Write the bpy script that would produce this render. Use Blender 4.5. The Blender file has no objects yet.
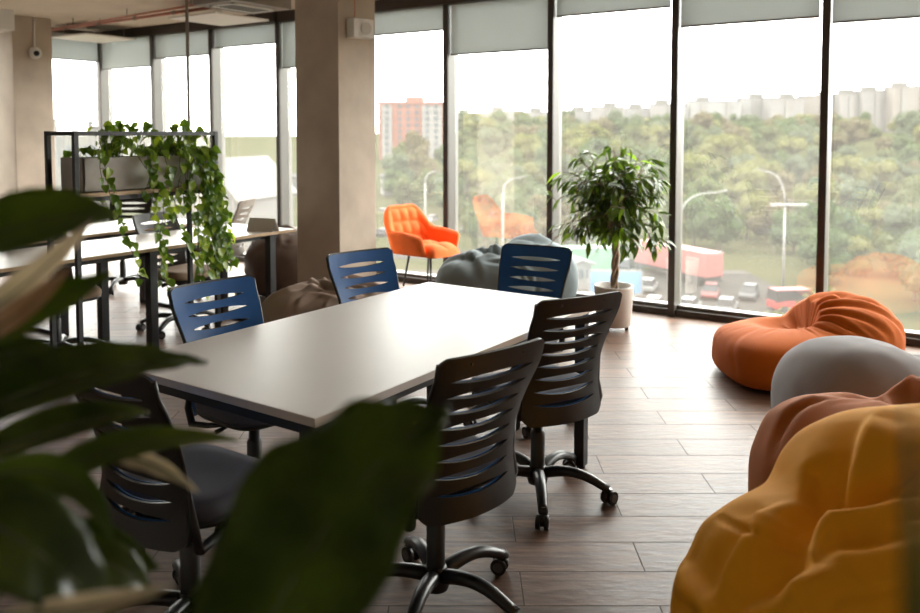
import bpy, math, random
import numpy as np
from mathutils import Vector, Matrix, noise

random.seed(7)
rng = np.random.default_rng(7)
SC = bpy.context.scene
COL = SC.collection
PI = math.pi
YAW = 0.5843                      # the camera looks 33.5 degrees left of the normal of the glazed front
CY, SY = math.cos(YAW), math.sin(YAW)


def view(X, Y):
    """Axes along / across the camera heading -> room axes (x along the glazing, y towards it)."""
    return (X * CY - Y * SY, X * SY + Y * CY)


# ------------------------------------------------------------------ helpers
class MB:
    def __init__(s):
        s.v, s.f, s.m, s.sm = [], [], [], []

    def add(s, vs, fs, mat=0, smooth=False):
        b = len(s.v)
        s.v.extend([tuple(p) for p in vs])
        for f in fs:
            s.f.append(tuple(b + i for i in f))
            s.m.append(mat)
            s.sm.append(smooth)
        return s

    def box(s, c, d, rz=0.0, mat=0, M=None):
        hx, hy, hz = d[0] / 2, d[1] / 2, d[2] / 2
        vs = []
        for z in (-hz, hz):
            for x, y in ((-hx, -hy), (hx, -hy), (hx, hy), (-hx, hy)):
                if M is not None:
                    p = M @ Vector((x, y, z))
                    vs.append((c[0] + p.x, c[1] + p.y, c[2] + p.z))
                else:
                    vs.append((c[0] + x * math.cos(rz) - y * math.sin(rz), c[1] + x * math.sin(rz) + y * math.cos(rz), c[2] + z))
        return s.add(vs, [(3, 2, 1, 0), (4, 5, 6, 7), (0, 1, 5, 4), (1, 2, 6, 5), (2, 3, 7, 6), (3, 0, 4, 7)], mat)

    def b2(s, lo, hi, mat=0):
        return s.box([(a + b) / 2 for a, b in zip(lo, hi)], [b - a for a, b in zip(lo, hi)], mat=mat)

    def tube(s, pts, r, n=8, mat=0, caps=True, flat=1.0):
        P = [Vector(p) for p in pts]
        R = r if isinstance(r, (list, tuple)) else [r] * len(P)
        T = []
        for i in range(len(P)):
            t = P[min(i + 1, len(P) - 1)] - P[max(i - 1, 0)]
            T.append(t.normalized() if t.length > 1e-9 else Vector((0, 0, 1)))
        up = Vector((0, 0, 1)) if abs(T[0].z) < 0.9 else Vector((0, 1, 0))
        a = T[0].cross(up).normalized()
        vs = []
        for i in range(len(P)):
            a = (a - T[i] * a.dot(T[i]))
            a = a.normalized() if a.length > 1e-6 else T[i].orthogonal().normalized()
            b = T[i].cross(a)
            for k in range(n):
                w = 2 * PI * k / n
                vs.append(P[i] + a * (R[i] * math.cos(w)) + b * (R[i] * math.sin(w) * flat))
        fs = []
        for i in range(len(P) - 1):
            for k in range(n):
                k2 = (k + 1) % n
                fs.append((i * n + k, i * n + k2, (i + 1) * n + k2, (i + 1) * n + k))
        s.add(vs, fs, mat, True)
        if caps:
            b = len(s.v) - len(vs)
            s.f.append(tuple(b + k for k in reversed(range(n)))); s.m.append(mat); s.sm.append(False)
            e = b + (len(P) - 1) * n
            s.f.append(tuple(e + k for k in range(n))); s.m.append(mat); s.sm.append(False)
        return s

    def lathe(s, prof, c=(0, 0, 0), n=32, mat=0, smooth=True):
        vs, fs = [], []
        for r, z in prof:
            for k in range(n):
                w = 2 * PI * k / n
                vs.append((c[0] + r * math.cos(w), c[1] + r * math.sin(w), c[2] + z))
        for i in range(len(prof) - 1):
            for k in range(n):
                k2 = (k + 1) % n
                fs.append((i * n + k, i * n + k2, (i + 1) * n + k2, (i + 1) * n + k))
        s.add(vs, fs, mat, smooth)
        return s

    def grid(s, V, mat=0, smooth=True, closeu=False, closev=False):
        nu, nv = len(V), len(V[0])
        vs = [p for row in V for p in row]
        fs = []
        for i in range(nu if closeu else nu - 1):
            for j in range(nv if closev else nv - 1):
                i2, j2 = (i + 1) % nu, (j + 1) % nv
                fs.append((i * nv + j, i2 * nv + j, i2 * nv + j2, i * nv + j2))
        return s.add(vs, fs, mat, smooth)

    def build(s, name, mats, parent=None, bevel=0.0, seg=2, weld=False, solid=0.0, sub=0, split=False):
        me = bpy.data.meshes.new(name)
        me.from_pydata(s.v, [], s.f)
        for m in (mats if isinstance(mats, (list, tuple)) else [mats]):
            me.materials.append(m)
        me.polygons.foreach_set('material_index', s.m)
        me.polygons.foreach_set('use_smooth', s.sm)
        me.update()
        o = bpy.data.objects.new(name, me)
        COL.objects.link(o)
        if parent is not None:
            o.parent = parent
        if weld:
            md = o.modifiers.new('weld', 'WELD'); md.merge_threshold = 0.0006
        if solid:
            md = o.modifiers.new('solid', 'SOLIDIFY'); md.thickness = solid; md.offset = 0
        if split:
            md = o.modifiers.new('edges', 'EDGE_SPLIT'); md.split_angle = 0.7
        if sub:
            md = o.modifiers.new('sub', 'SUBSURF'); md.levels = sub; md.render_levels = sub
        if bevel:
            md = o.modifiers.new('bevel', 'BEVEL'); md.width = bevel; md.segments = seg; md.limit_method = 'ANGLE'; md.angle_limit = 0.7
        return o


def tag(o, label=None, cat=None, group=None, kind=None):
    if label: o['label'] = label
    if cat: o['category'] = cat
    if group: o['group'] = group
    if kind: o['kind'] = kind
    return o


def empty(name, loc=(0, 0, 0), rz=0.0):
    o = bpy.data.objects.new(name, None)
    o.location = loc
    o.rotation_euler = (0, 0, rz)
    o.empty_display_size = 0.1
    COL.objects.link(o)
    return o


def copy_tree(o, parent=None):
    c = o.copy()
    COL.objects.link(c)
    if parent is not None:
        c.parent = parent
    for ch in [x for x in bpy.data.objects if x.parent == o]:
        copy_tree(ch, c)
    return c


def sst0(a, b, x):
    t_ = max(0.0, min(1.0, (x - a) / (b - a)))
    return t_ * t_ * (3 - 2 * t_)


def bez(p0, p1, p2, n):
    p0, p1, p2 = Vector(p0), Vector(p1), Vector(p2)
    return [p0 * (1 - t) ** 2 + p1 * 2 * t * (1 - t) + p2 * t * t for t in [i / (n - 1) for i in range(n)]]


def cubic(a, b, c, d, n):
    a, b, c, d = Vector(a), Vector(b), Vector(c), Vector(d)
    return [a * (1 - t) ** 3 + b * 3 * t * (1 - t) ** 2 + c * 3 * t * t * (1 - t) + d * t ** 3 for t in [i / (n - 1) for i in range(n)]]


def through(p0, pm, p2, n):
    p0, pm, p2 = Vector(p0), Vector(pm), Vector(p2)
    return bez(p0, pm * 2 - (p0 + p2) / 2, p2, n)


# ------------------------------------------------------------------ materials
def nodes(name):
    m = bpy.data.materials.new(name)
    m.use_nodes = True
    nt = m.node_tree
    return m, nt, nt.nodes['Principled BSDF']


def mat(name, col, rough=0.5, metal=0.0, var=0.0, vscale=8.0, bump=0.0, bscale=200.0, sheen=0.0, spec=0.5, col2=None, coat=0.0, stretch=None, bdist=0.002):
    m, nt, b = nodes(name)
    b.inputs['Roughness'].default_value = rough
    b.inputs['Metallic'].default_value = metal
    b.inputs['Specular IOR Level'].default_value = spec
    b.inputs['Coat Weight'].default_value = coat
    c = (*col, 1)
    b.inputs['Base Color'].default_value = c
    if sheen:
        b.inputs['Sheen Weight'].default_value = sheen
        b.inputs['Sheen Roughness'].default_value = 0.4
        b.inputs['Sheen Tint'].default_value = tuple(min(1, x * 1.3 + .05) for x in col) + (1,)
    tc = nt.nodes.new('ShaderNodeTexCoord')
    src = tc.outputs['Object']
    if stretch:
        mp = nt.nodes.new('ShaderNodeMapping'); mp.inputs['Scale'].default_value = stretch
        nt.links.new(src, mp.inputs['Vector']); src = mp.outputs['Vector']
    if var or col2:
        n = nt.nodes.new('ShaderNodeTexNoise'); n.inputs['Scale'].default_value = vscale; n.inputs['Detail'].default_value = 6
        nt.links.new(src, n.inputs['Vector'])
        r = nt.nodes.new('ShaderNodeValToRGB')
        r.color_ramp.elements[0].position = 0.3; r.color_ramp.elements[1].position = 0.7
        if col2:
            r.color_ramp.elements[0].color = c; r.color_ramp.elements[1].color = (*col2, 1)
        else:
            r.color_ramp.elements[0].color = tuple(x * (1 - var) for x in col) + (1,)
            r.color_ramp.elements[1].color = tuple(min(1, x * (1 + var)) for x in col) + (1,)
        nt.links.new(n.outputs['Fac'], r.inputs['Fac'])
        nt.links.new(r.outputs['Color'], b.inputs['Base Color'])
    if bump:
        n2 = nt.nodes.new('ShaderNodeTexNoise'); n2.inputs['Scale'].default_value = bscale; n2.inputs['Detail'].default_value = 4
        nt.links.new(src, n2.inputs['Vector'])
        bp = nt.nodes.new('ShaderNodeBump'); bp.inputs['Strength'].default_value = bump; bp.inputs['Distance'].default_value = bdist
        nt.links.new(n2.outputs['Fac'], bp.inputs['Height'])
        nt.links.new(bp.outputs['Normal'], b.inputs['Normal'])
    return m


def leaf_mat(name, col, col2, rough=0.35, trans=0.35, vscale=6.0, spec=0.5, tint=(2.2, 2.3, 0.9)):
    m, nt, b = nodes(name)
    tc = nt.nodes.new('ShaderNodeTexCoord')
    n = nt.nodes.new('ShaderNodeTexNoise'); n.inputs['Scale'].default_value = vscale; n.inputs['Detail'].default_value = 3
    nt.links.new(tc.outputs['Object'], n.inputs['Vector'])
    r = nt.nodes.new('ShaderNodeValToRGB')
    r.color_ramp.elements[0].position = 0.35; r.color_ramp.elements[1].position = 0.68
    r.color_ramp.elements[0].color = (*col, 1); r.color_ramp.elements[1].color = (*col2, 1)
    nt.links.new(n.outputs['Fac'], r.inputs['Fac'])
    nt.links.new(r.outputs['Color'], b.inputs['Base Color'])
    b.inputs['Roughness'].default_value = rough
    b.inputs['Specular IOR Level'].default_value = spec
    t = nt.nodes.new('ShaderNodeBsdfTranslucent')
    g = nt.nodes.new('ShaderNodeMix'); g.data_type = 'RGBA'; g.blend_type = 'MULTIPLY'; g.inputs[0].default_value = 1.0
    nt.links.new(r.outputs['Color'], g.inputs[6]); g.inputs[7].default_value = (*tint, 1)
    nt.links.new(g.outputs[2], t.inputs['Color'])
    mx = nt.nodes.new('ShaderNodeMixShader'); mx.inputs[0].default_value = trans
    nt.links.new(b.outputs[0], mx.inputs[1]); nt.links.new(t.outputs[0], mx.inputs[2])
    nt.links.new(mx.outputs[0], nt.nodes['Material Output'].inputs['Surface'])
    return m


def glass_mat():
    m, nt, b = nodes('window_glass')
    nt.nodes.remove(b)
    tr = nt.nodes.new('ShaderNodeBsdfTransparent'); tr.inputs[0].default_value = (0.93, 0.95, 0.94, 1)
    gl = nt.nodes.new('ShaderNodeBsdfGlossy'); gl.inputs['Roughness'].default_value = 0.0; gl.inputs['Color'].default_value = (1, 1, 1, 1)
    lw = nt.nodes.new('ShaderNodeLayerWeight'); lw.inputs['Blend'].default_value = 0.5
    pw = nt.nodes.new('ShaderNodeMath'); pw.operation = 'POWER'; pw.inputs[1].default_value = 5.0
    nt.links.new(lw.outputs['Facing'], pw.inputs[0])
    fr = nt.nodes.new('ShaderNodeMapRange'); fr.inputs['To Min'].default_value = 0.105; fr.inputs['To Max'].default_value = 1.0
    nt.links.new(pw.outputs[0], fr.inputs['Value'])
    mx = nt.nodes.new('ShaderNodeMixShader')
    nt.links.new(fr.outputs[0], mx.inputs[0]); nt.links.new(tr.outputs[0], mx.inputs[1]); nt.links.new(gl.outputs[0], mx.inputs[2])
    # translucent veil mixed into the panes stands in for outdoor haze and glare
    veil = nt.nodes.new('ShaderNodeBsdfTranslucent'); veil.inputs[0].default_value = (1.0, 0.96, 0.9, 1)
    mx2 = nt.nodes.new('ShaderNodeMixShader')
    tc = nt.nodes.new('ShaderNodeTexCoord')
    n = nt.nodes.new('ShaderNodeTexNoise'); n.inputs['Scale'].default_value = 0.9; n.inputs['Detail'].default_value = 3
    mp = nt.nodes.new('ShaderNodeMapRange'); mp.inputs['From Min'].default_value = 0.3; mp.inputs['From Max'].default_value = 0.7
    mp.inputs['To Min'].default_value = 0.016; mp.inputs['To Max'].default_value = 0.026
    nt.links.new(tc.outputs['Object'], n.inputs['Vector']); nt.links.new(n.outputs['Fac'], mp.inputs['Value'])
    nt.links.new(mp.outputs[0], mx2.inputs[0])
    nt.links.new(mx.outputs[0], mx2.inputs[1]); nt.links.new(veil.outputs[0], mx2.inputs[2])
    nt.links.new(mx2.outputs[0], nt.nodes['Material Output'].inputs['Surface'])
    return m


def blind_mat():
    m, nt, b = nodes('blind_fabric')
    b.inputs['Base Color'].default_value = (0.50, 0.50, 0.48, 1); b.inputs['Roughness'].default_value = 0.9
    tl = nt.nodes.new('ShaderNodeBsdfTranslucent'); tl.inputs[0].default_value = (0.38, 0.395, 0.385, 1)
    tr = nt.nodes.new('ShaderNodeBsdfTransparent'); tr.inputs[0].default_value = (0.93, 1.0, 1.0, 1)
    a = nt.nodes.new('ShaderNodeMixShader'); a.inputs[0].default_value = 0.4
    c = nt.nodes.new('ShaderNodeMixShader')
    w = nt.nodes.new('ShaderNodeTexNoise'); w.inputs['Scale'].default_value = 40
    tc = nt.nodes.new('ShaderNodeTexCoord'); mp = nt.nodes.new('ShaderNodeMapping'); mp.inputs['Scale'].default_value = (3, 1, .05)
    nt.links.new(tc.outputs['Object'], mp.inputs['Vector']); nt.links.new(mp.outputs[0], w.inputs['Vector'])
    mr = nt.nodes.new('ShaderNodeMapRange'); mr.inputs['To Min'].default_value = 0.055; mr.inputs['To Max'].default_value = 0.085
    nt.links.new(w.outputs['Fac'], mr.inputs['Value']); nt.links.new(mr.outputs[0], c.inputs[0])
    nt.links.new(b.outputs[0], a.inputs[1]); nt.links.new(tl.outputs[0], a.inputs[2])
    nt.links.new(a.outputs[0], c.inputs[1]); nt.links.new(tr.outputs[0], c.inputs[2])
    nt.links.new(c.outputs[0], nt.nodes['Material Output'].inputs['Surface'])
    return m


def floor_mat():
    m, nt, b = nodes('wood_look_tile')
    tc = nt.nodes.new('ShaderNodeTexCoord')
    mp = nt.nodes.new('ShaderNodeMapping'); mp.vector_type = 'POINT'
    mp.inputs['Rotation'].default_value = (0, 0, -YAW)
    mp.inputs['Location'].default_value = (0.228, -0.09, 0)
    nt.links.new(tc.outputs['Object'], mp.inputs['Vector'])
    br = nt.nodes.new('ShaderNodeTexBrick')
    br.offset = 0.5; br.offset_frequency = 2; br.squash = 1.0
    br.inputs['Scale'].default_value = 1.0; br.inputs['Brick Width'].default_value = 0.868; br.inputs['Row Height'].default_value = 0.2045
    br.inputs['Mortar Size'].default_value = 0.0024; br.inputs['Mortar Smooth'].default_value = 0.1; br.inputs['Bias'].default_value = 0.0
    br.inputs['Color1'].default_value = (0, 0, 0, 1); br.inputs['Color2'].default_value = (1, 1, 1, 1); br.inputs['Mortar'].default_value = (.5, .5, .5, 1)
    nt.links.new(mp.outputs[0], br.inputs['Vector'])
    # grain, shifted plank by plank
    ad = nt.nodes.new('ShaderNodeVectorMath'); ad.operation = 'MULTIPLY_ADD'
    nt.links.new(br.outputs['Color'], ad.inputs[0]); ad.inputs[1].default_value = (7, 5, 0)
    nt.links.new(mp.outputs[0], ad.inputs[2])
    m2 = nt.nodes.new('ShaderNodeMapping'); m2.inputs['Scale'].default_value = (1.6, 16, 1)
    nt.links.new(ad.outputs[0], m2.inputs['Vector'])
    n = nt.nodes.new('ShaderNodeTexNoise'); n.inputs['Scale'].default_value = 2.2; n.inputs['Detail'].default_value = 8; n.inputs['Roughness'].default_value = 0.62; n.inputs['Distortion'].default_value = 0.6
    nt.links.new(m2.outputs[0], n.inputs['Vector'])
    r = nt.nodes.new('ShaderNodeValToRGB')
    e = r.color_ramp.elements
    e[0].position = 0.28; e[0].color = (0.055, 0.028, 0.018, 1); e[1].position = 0.75; e[1].color = (0.235, 0.135, 0.083, 1)
    k = e.new(0.5); k.color = (0.125, 0.066, 0.040, 1)
    nt.links.new(n.outputs['Fac'], r.inputs['Fac'])
    hs = nt.nodes.new('ShaderNodeHueSaturation')
    mr = nt.nodes.new('ShaderNodeMapRange'); mr.inputs['To Min'].default_value = 0.78; mr.inputs['To Max'].default_value = 1.2
    nt.links.new(br.outputs['Color'], mr.inputs['Value']); nt.links.new(mr.outputs[0], hs.inputs['Value'])
    nt.links.new(r.outputs['Color'], hs.inputs['Color'])
    mx = nt.nodes.new('ShaderNodeMix'); mx.data_type = 'RGBA'
    nt.links.new(br.outputs['Fac'], mx.inputs[0]); nt.links.new(hs.outputs[0], mx.inputs[6]); mx.inputs[7].default_value = (0.06, 0.046, 0.038, 1)
    nt.links.new(mx.outputs[2], b.inputs['Base Color'])
    rr = nt.nodes.new('ShaderNodeMapRange'); rr.inputs['To Min'].default_value = 0.36; rr.inputs['To Max'].default_value = 0.52
    nt.links.new(n.outputs['Fac'], rr.inputs['Value']); ro = nt.nodes.new('ShaderNodeMath'); ro.operation = 'MULTIPLY_ADD'; ro.inputs[1].default_value = 0.6
    nt.links.new(br.outputs['Fac'], ro.inputs[0]); nt.links.new(rr.outputs[0], ro.inputs[2]); nt.links.new(ro.outputs[0], b.inputs['Roughness'])
    b.inputs['Specular IOR Level'].default_value = 0.5
    # relief: grain plus slate-like ripples plus grout
    n3 = nt.nodes.new('ShaderNodeTexNoise'); n3.inputs['Scale'].default_value = 26; n3.inputs['Detail'].default_value = 5
    m3 = nt.nodes.new('ShaderNodeMapping'); m3.inputs['Scale'].default_value = (.5, 1.3, 1)
    nt.links.new(ad.outputs[0], m3.inputs['Vector']); nt.links.new(m3.outputs[0], n3.inputs['Vector'])
    sb = nt.nodes.new('ShaderNodeMath'); sb.operation = 'SUBTRACT'
    nt.links.new(n3.outputs['Fac'], sb.inputs[0]); nt.links.new(br.outputs['Fac'], sb.inputs[1])
    bp = nt.nodes.new('ShaderNodeBump'); bp.inputs['Strength'].default_value = 0.42; bp.inputs['Distance'].default_value = 0.004
    nt.links.new(sb.outputs[0], bp.inputs['Height']); nt.links.new(bp.outputs[0], b.inputs['Normal'])
    return m


def facade_mat(name, wall, win, sx, sz, mortar=0.4):
    """pale slab facade with a grid of windows as a surface pattern (far away, a few pixels each)"""
    m, nt, b = nodes(name)
    tc = nt.nodes.new('ShaderNodeTexCoord')
    sp = nt.nodes.new('ShaderNodeSeparateXYZ'); nt.links.new(tc.outputs['Object'], sp.inputs[0])
    a = nt.nodes.new('ShaderNodeMath'); a.operation = 'ADD'
    nt.links.new(sp.outputs['X'], a.inputs[0]); nt.links.new(sp.outputs['Y'], a.inputs[1])
    cb = nt.nodes.new('ShaderNodeCombineXYZ'); nt.links.new(a.outputs[0], cb.inputs[0]); nt.links.new(sp.outputs['Z'], cb.inputs[1])
    br = nt.nodes.new('ShaderNodeTexBrick'); br.offset = 0.0
    br.inputs['Scale'].default_value = 1; br.inputs['Brick Width'].default_value = sx; br.inputs['Row Height'].default_value = sz
    br.inputs['Mortar Size'].default_value = mortar; br.inputs['Mortar Smooth'].default_value = 0
    br.inputs['Color1'].default_value = (*win, 1); br.inputs['Color2'].default_value = tuple(x * 1.5 for x in win) + (1,); br.inputs['Mortar'].default_value = (*wall, 1)
    nt.links.new(cb.outputs[0], br.inputs['Vector']); nt.links.new(br.outputs['Color'], b.inputs['Base Color'])
    b.inputs['Roughness'].default_value = 0.9
    return m


M = dict(
    concrete=mat('raw_concrete', (0.43, 0.355, 0.285), 0.85, var=0.12, vscale=3.0, bump=0.25, bscale=30, bdist=.004),
    ceiling=mat('ceiling_concrete', (0.62, 0.54, 0.46), 0.9, var=0.10, vscale=1.6, bump=0.2, bscale=20, bdist=.004),
    wall=mat('plaster', (0.72, 0.68, 0.63), 0.9, var=0.05),
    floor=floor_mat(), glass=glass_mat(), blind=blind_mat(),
    dark_metal=mat('dark_anodised', (0.045, 0.036, 0.03), 0.45, metal=0.3, var=.15),
    alu=mat('grey_aluminium', (0.10, 0.094, 0.083), 0.42, metal=0.1, var=.05),
    pale_metal=mat('pale_metal', (0.75, 0.74, 0.72), 0.4, var=.03),
    laminate=mat('white_laminate', (0.70, 0.665, 0.62), 0.40, var=.02, vscale=3, spec=.5, bump=.05, bscale=400, bdist=.0005),
    beige_edge=mat('beige_edge_band', (0.56, 0.48, 0.41), 0.5, var=.06),
    black_metal=mat('black_powder_coat', (0.012, 0.012, 0.013), 0.45, var=.2),
    black_plastic=mat('black_nylon', (0.020, 0.018, 0.017), 0.42, bump=.15, bscale=700, bdist=.0004),
    black_gloss=mat('black_base_plastic', (0.020, 0.019, 0.019), 0.33, bump=.08, bscale=500, bdist=.0004),
    caster_rim=mat('caster_grey', (0.16, 0.15, 0.15), 0.35, metal=.4),
    blue=mat('blue_chair_plastic', (0.020, 0.098, 0.29), 0.42, spec=.25, var=.08, vscale=5),
    seat_grey=mat('seat_blue_grey_fabric', (0.085, 0.085, 0.105), 0.85, sheen=.4, bump=.4, bscale=900, bdist=.001),
    seat_tan=mat('seat_tan_fabric', (0.30, 0.20, 0.125), 0.75, sheen=.3, bump=.3, bscale=600, bdist=.001),
    back_tan=mat('taupe_chair_plastic', (0.20, 0.165, 0.135), 0.6),
    orange=mat('orange_velvet', (0.86, 0.155, 0.018), 0.8, sheen=.5, var=.08, vscale=10, bump=.3, bscale=500, bdist=.001),
    bag_orange=mat('bag_orange_cloth', (0.41, 0.086, 0.003), 0.82, spec=.2, sheen=.10, var=.10, vscale=5, bump=.35, bscale=420, bdist=.0015),
    bag_rust=mat('bag_rust_cloth', (0.39, 0.112, 0.018), 0.82, spec=.2, sheen=.10, var=.10, vscale=5, bump=.35, bscale=420, bdist=.0015),
    bag_yellow=mat('bag_mustard_cloth', (0.88, 0.385, 0.016), 0.80, spec=.2, sheen=.10, var=.07, vscale=5, bump=.35, bscale=420, bdist=.0015),
    bag_grey=mat('bag_grey_cloth', (0.30, 0.285, 0.29), 0.85, spec=.2, sheen=.10, var=.05, vscale=6, bump=.3, bscale=420, bdist=.0015),
    bag_teal=mat('bag_slate_cloth', (0.185, 0.22, 0.232), 0.8, spec=.2, sheen=.10, var=.08, vscale=6, bump=.3, bscale=420, bdist=.0015),
    bag_taupe=mat('bag_taupe_cloth', (0.34, 0.26, 0.215), 0.75, spec=.2, sheen=.10, var=.08, vscale=6, bump=.3, bscale=420, bdist=.0015),
    bag_brown=mat('bag_brown_cloth', (0.11, 0.075, 0.058), 0.6, spec=.2, sheen=.10, var=.08, vscale=6, bump=.3, bscale=420, bdist=.0015),
    wood=mat('oak_board', (0.42, 0.27, 0.15), 0.5, col2=(0.58, 0.40, 0.24), vscale=4, stretch=(8, 1, 8), bump=.1, bscale=60),
    desk_top=mat('pale_desk_top', (0.70, 0.66, 0.60), 0.35, var=.04, vscale=3),
    planter=mat('grey_planter', (0.43, 0.40, 0.36), 0.75, var=.12, vscale=9),
    soil=mat('potting_soil', (0.035, 0.022, 0.014), 0.95, bump=1.0, bscale=60, bdist=.01),
    pot=mat('stone_grey_pot', (0.52, 0.47, 0.42), 0.6, var=.05, vscale=8),
    bark=mat('ficus_bark', (0.26, 0.185, 0.12), 0.8, var=.3, vscale=30, bump=.5, bscale=90),
    ficus=leaf_mat('ficus_leaf', (0.030, 0.058, 0.012), (0.085, 0.135, 0.024), .24, .25, 9),
    ficus_light=leaf_mat('ficus_leaf_young', (0.12, 0.21, 0.020), (0.20, 0.30, 0.04), .3, .4, 9),
    pothos=leaf_mat('pothos_leaf', (0.055, 0.115, 0.014), (0.15, 0.23, 0.030), .35, .35, 7),
    pothos_light=leaf_mat('pothos_leaf_lime', (0.21, 0.29, 0.035), (0.30, 0.37, 0.06), .35, .4, 7),
    stem=mat('green_stem', (0.11, 0.13, 0.035), 0.5, var=.2, vscale=20),
    lily=leaf_mat('lily_leaf', (0.036, 0.058, 0.008), (0.085, 0.115, 0.016), .24, .42, 14),
    lily_mid=leaf_mat('lily_leaf_mid', (0.06, 0.10, 0.011), (0.12, 0.16, 0.02), .28, .38, 14),
    lily_pale=leaf_mat('lily_leaf_faded', (0.62, 0.57, 0.45), (0.80, 0.74, 0.63), .6, .6, 10, .4, (1.1, 1.05, .95)),
    lily_tan=leaf_mat('lily_flower_dry', (0.44, 0.31, 0.20), (0.58, 0.43, 0.30), .7, .5, 40, .3, (1.1, 1.0, .9)),
    white_plastic=mat('white_plastic', (0.74, 0.72, 0.69), 0.45, var=.02),
    panel=mat('white_panel', (0.80, 0.78, 0.75), 0.55, var=.02),
    grille=mat('grey_grille', (0.16, 0.15, 0.14), 0.6),
    duct=mat('grey_duct', (0.22, 0.19, 0.165), 0.6, var=.1),
    copper=mat('red_pipe', (0.42, 0.16, 0.11), 0.45, var=.12),
    steel=mat('steel_rod', (0.30, 0.27, 0.24), 0.4, metal=.6),
    lens=mat('black_lens', (0.01, 0.01, 0.01), 0.1),
    orange_cable=mat('orange_cable', (0.50, 0.15, 0.06), 0.5),
    paper=mat('grey_card', (0.55, 0.52, 0.47), 0.6, var=.03),
)

# ------------------------------------------------------------------ camera, sky, colour management
cam = bpy.data.cameras.new('camera')
cam.sensor_width = 36.0
cam.lens = 818.2 / 920 * 36
cam.shift_y = (178.8 - 306.5) / 920
cam.clip_start = 0.02; cam.clip_end = 5000
cam.dof.use_dof = True; cam.dof.focus_distance = 3.2; cam.dof.aperture_fstop = 2.8
co = bpy.data.objects.new('camera', cam)
co.location = (0, 0, 1.515)
co.rotation_euler = (PI / 2 - 0.0561, 0, YAW)
COL.objects.link(co)
SC.camera = co

w = bpy.data.worlds.new('overcast_sky'); SC.world = w; w.use_nodes = True
bg = w.node_tree.nodes['Background']
bg.inputs['Color'].default_value = (1.0, 0.965, 0.925, 1); bg.inputs['Strength'].default_value = 3.2
SC.view_settings.view_transform = 'Standard'; SC.view_settings.look = 'None'
SC.view_settings.gamma = 1.0; SC.view_settings.use_curve_mapping = False
SC.view_settings.exposure = 2.52

# ------------------------------------------------------------------ setting: shell
XL, XR, YB, YF, H = -10.2, 2.33, -2.3, 6.56, 2.86
GY = 6.67                          # glass plane
tag(MB().b2((XL - .15, YB - .2, -.25), (XR + .2, GY + .05, 0)).build('floor', M['floor']), kind='structure')
tag(MB().b2((XL - .15, YB - .2, H), (XR + .2, GY + .05, H + .3)).build('ceiling', M['ceiling']), kind='structure')
tag(MB().b2((XL - .15, YB - .2, 0), (XR + .2, YB, H)).build('wall_back', M['wall']), kind='structure')
tag(MB().b2((XR, YB, 0), (XR + .2, GY, H)).build('wall_right', M['wall']), kind='structure')
tag(MB().b2((XL - .15, YB, 0), (XL, 4.38, H)).build('wall_left', M['wall']), kind='structure')
tag(MB().b2((-4.965, 5.0, 0), (-4.485, 5.47, H)).build('pillar', M['concrete'], bevel=.006), 'raw concrete column between the windows behind the table', kind='structure')
tag(MB().b2((-9.95, 5.03, 0), (-9.45, 5.50, H)).build('pillar', M['concrete'], bevel=.006), 'concrete column at the far left of the glazed corner', kind='structure')

# glazed front: every bay is a window with pane, mullion, bottom and top rail
MX = [-10.14, -9.0, -7.885, -6.765, -5.635, -4.49, -3.36, -2.235, -1.10, 0.03, 1.16, 2.29]
for i in range(len(MX) - 1):
    a, b = MX[i], MX[i + 1]
    r = tag(empty('window_%d' % (i + 1), ((a + b) / 2, GY, 0)), 'floor to ceiling window bay', kind='structure')
    c = (a + b) / 2
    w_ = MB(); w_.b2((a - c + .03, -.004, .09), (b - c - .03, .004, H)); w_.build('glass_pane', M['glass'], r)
    f = MB(); f.b2((a - c - .028, -.14, 0), (a - c + .028, -.118, H)); f.build('mullion_cap', M['dark_metal'], r, .003)
    f = MB(); f.b2((a - c - .026, -.118, 0), (a - c + .026, .05, H)); f.build('mullion', M['alu'], r, .003)
    f = MB(); f.b2((a - c + .028, -.11, 0), (b - c - .028, -.065, .055)); f.build('bottom_rail', M['dark_metal'], r, .003)
    f = MB(); f.b2((a - c + .026, -.065, 0), (b - c - .026, .03, .085)); f.build('sill', M['alu'], r, .003)
    f = MB(); f.b2((a - c - .02, -.15, 2.745), (b - c + .02, -.02, H)); f.build('head_rail', M['dark_metal'], r)
# glazed end wall on the left
LY = [6.62, 5.5, 4.38]
for i in range(len(LY) - 1):
    a, b = LY[i], LY[i + 1]
    c = (a + b) / 2
    r = tag(empty('window_%d' % (i + 12), (XL, c, 0)), 'floor to ceiling window bay', kind='structure')
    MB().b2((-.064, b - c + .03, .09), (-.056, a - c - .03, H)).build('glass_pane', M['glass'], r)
    MB().b2((-.09, a - c - .028, 0), (.06, a - c + .028, H)).build('mullion', M['alu'], r, .003)
    MB().b2((-.06, b - c + .028, 0), (.04, a - c - .028, .06)).build('bottom_rail', M['dark_metal'], r, .003)
    MB().b2((-.06, b - c - .02, 2.745), (.04, a - c + .02, H)).build('head_rail', M['dark_metal'], r)

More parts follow.
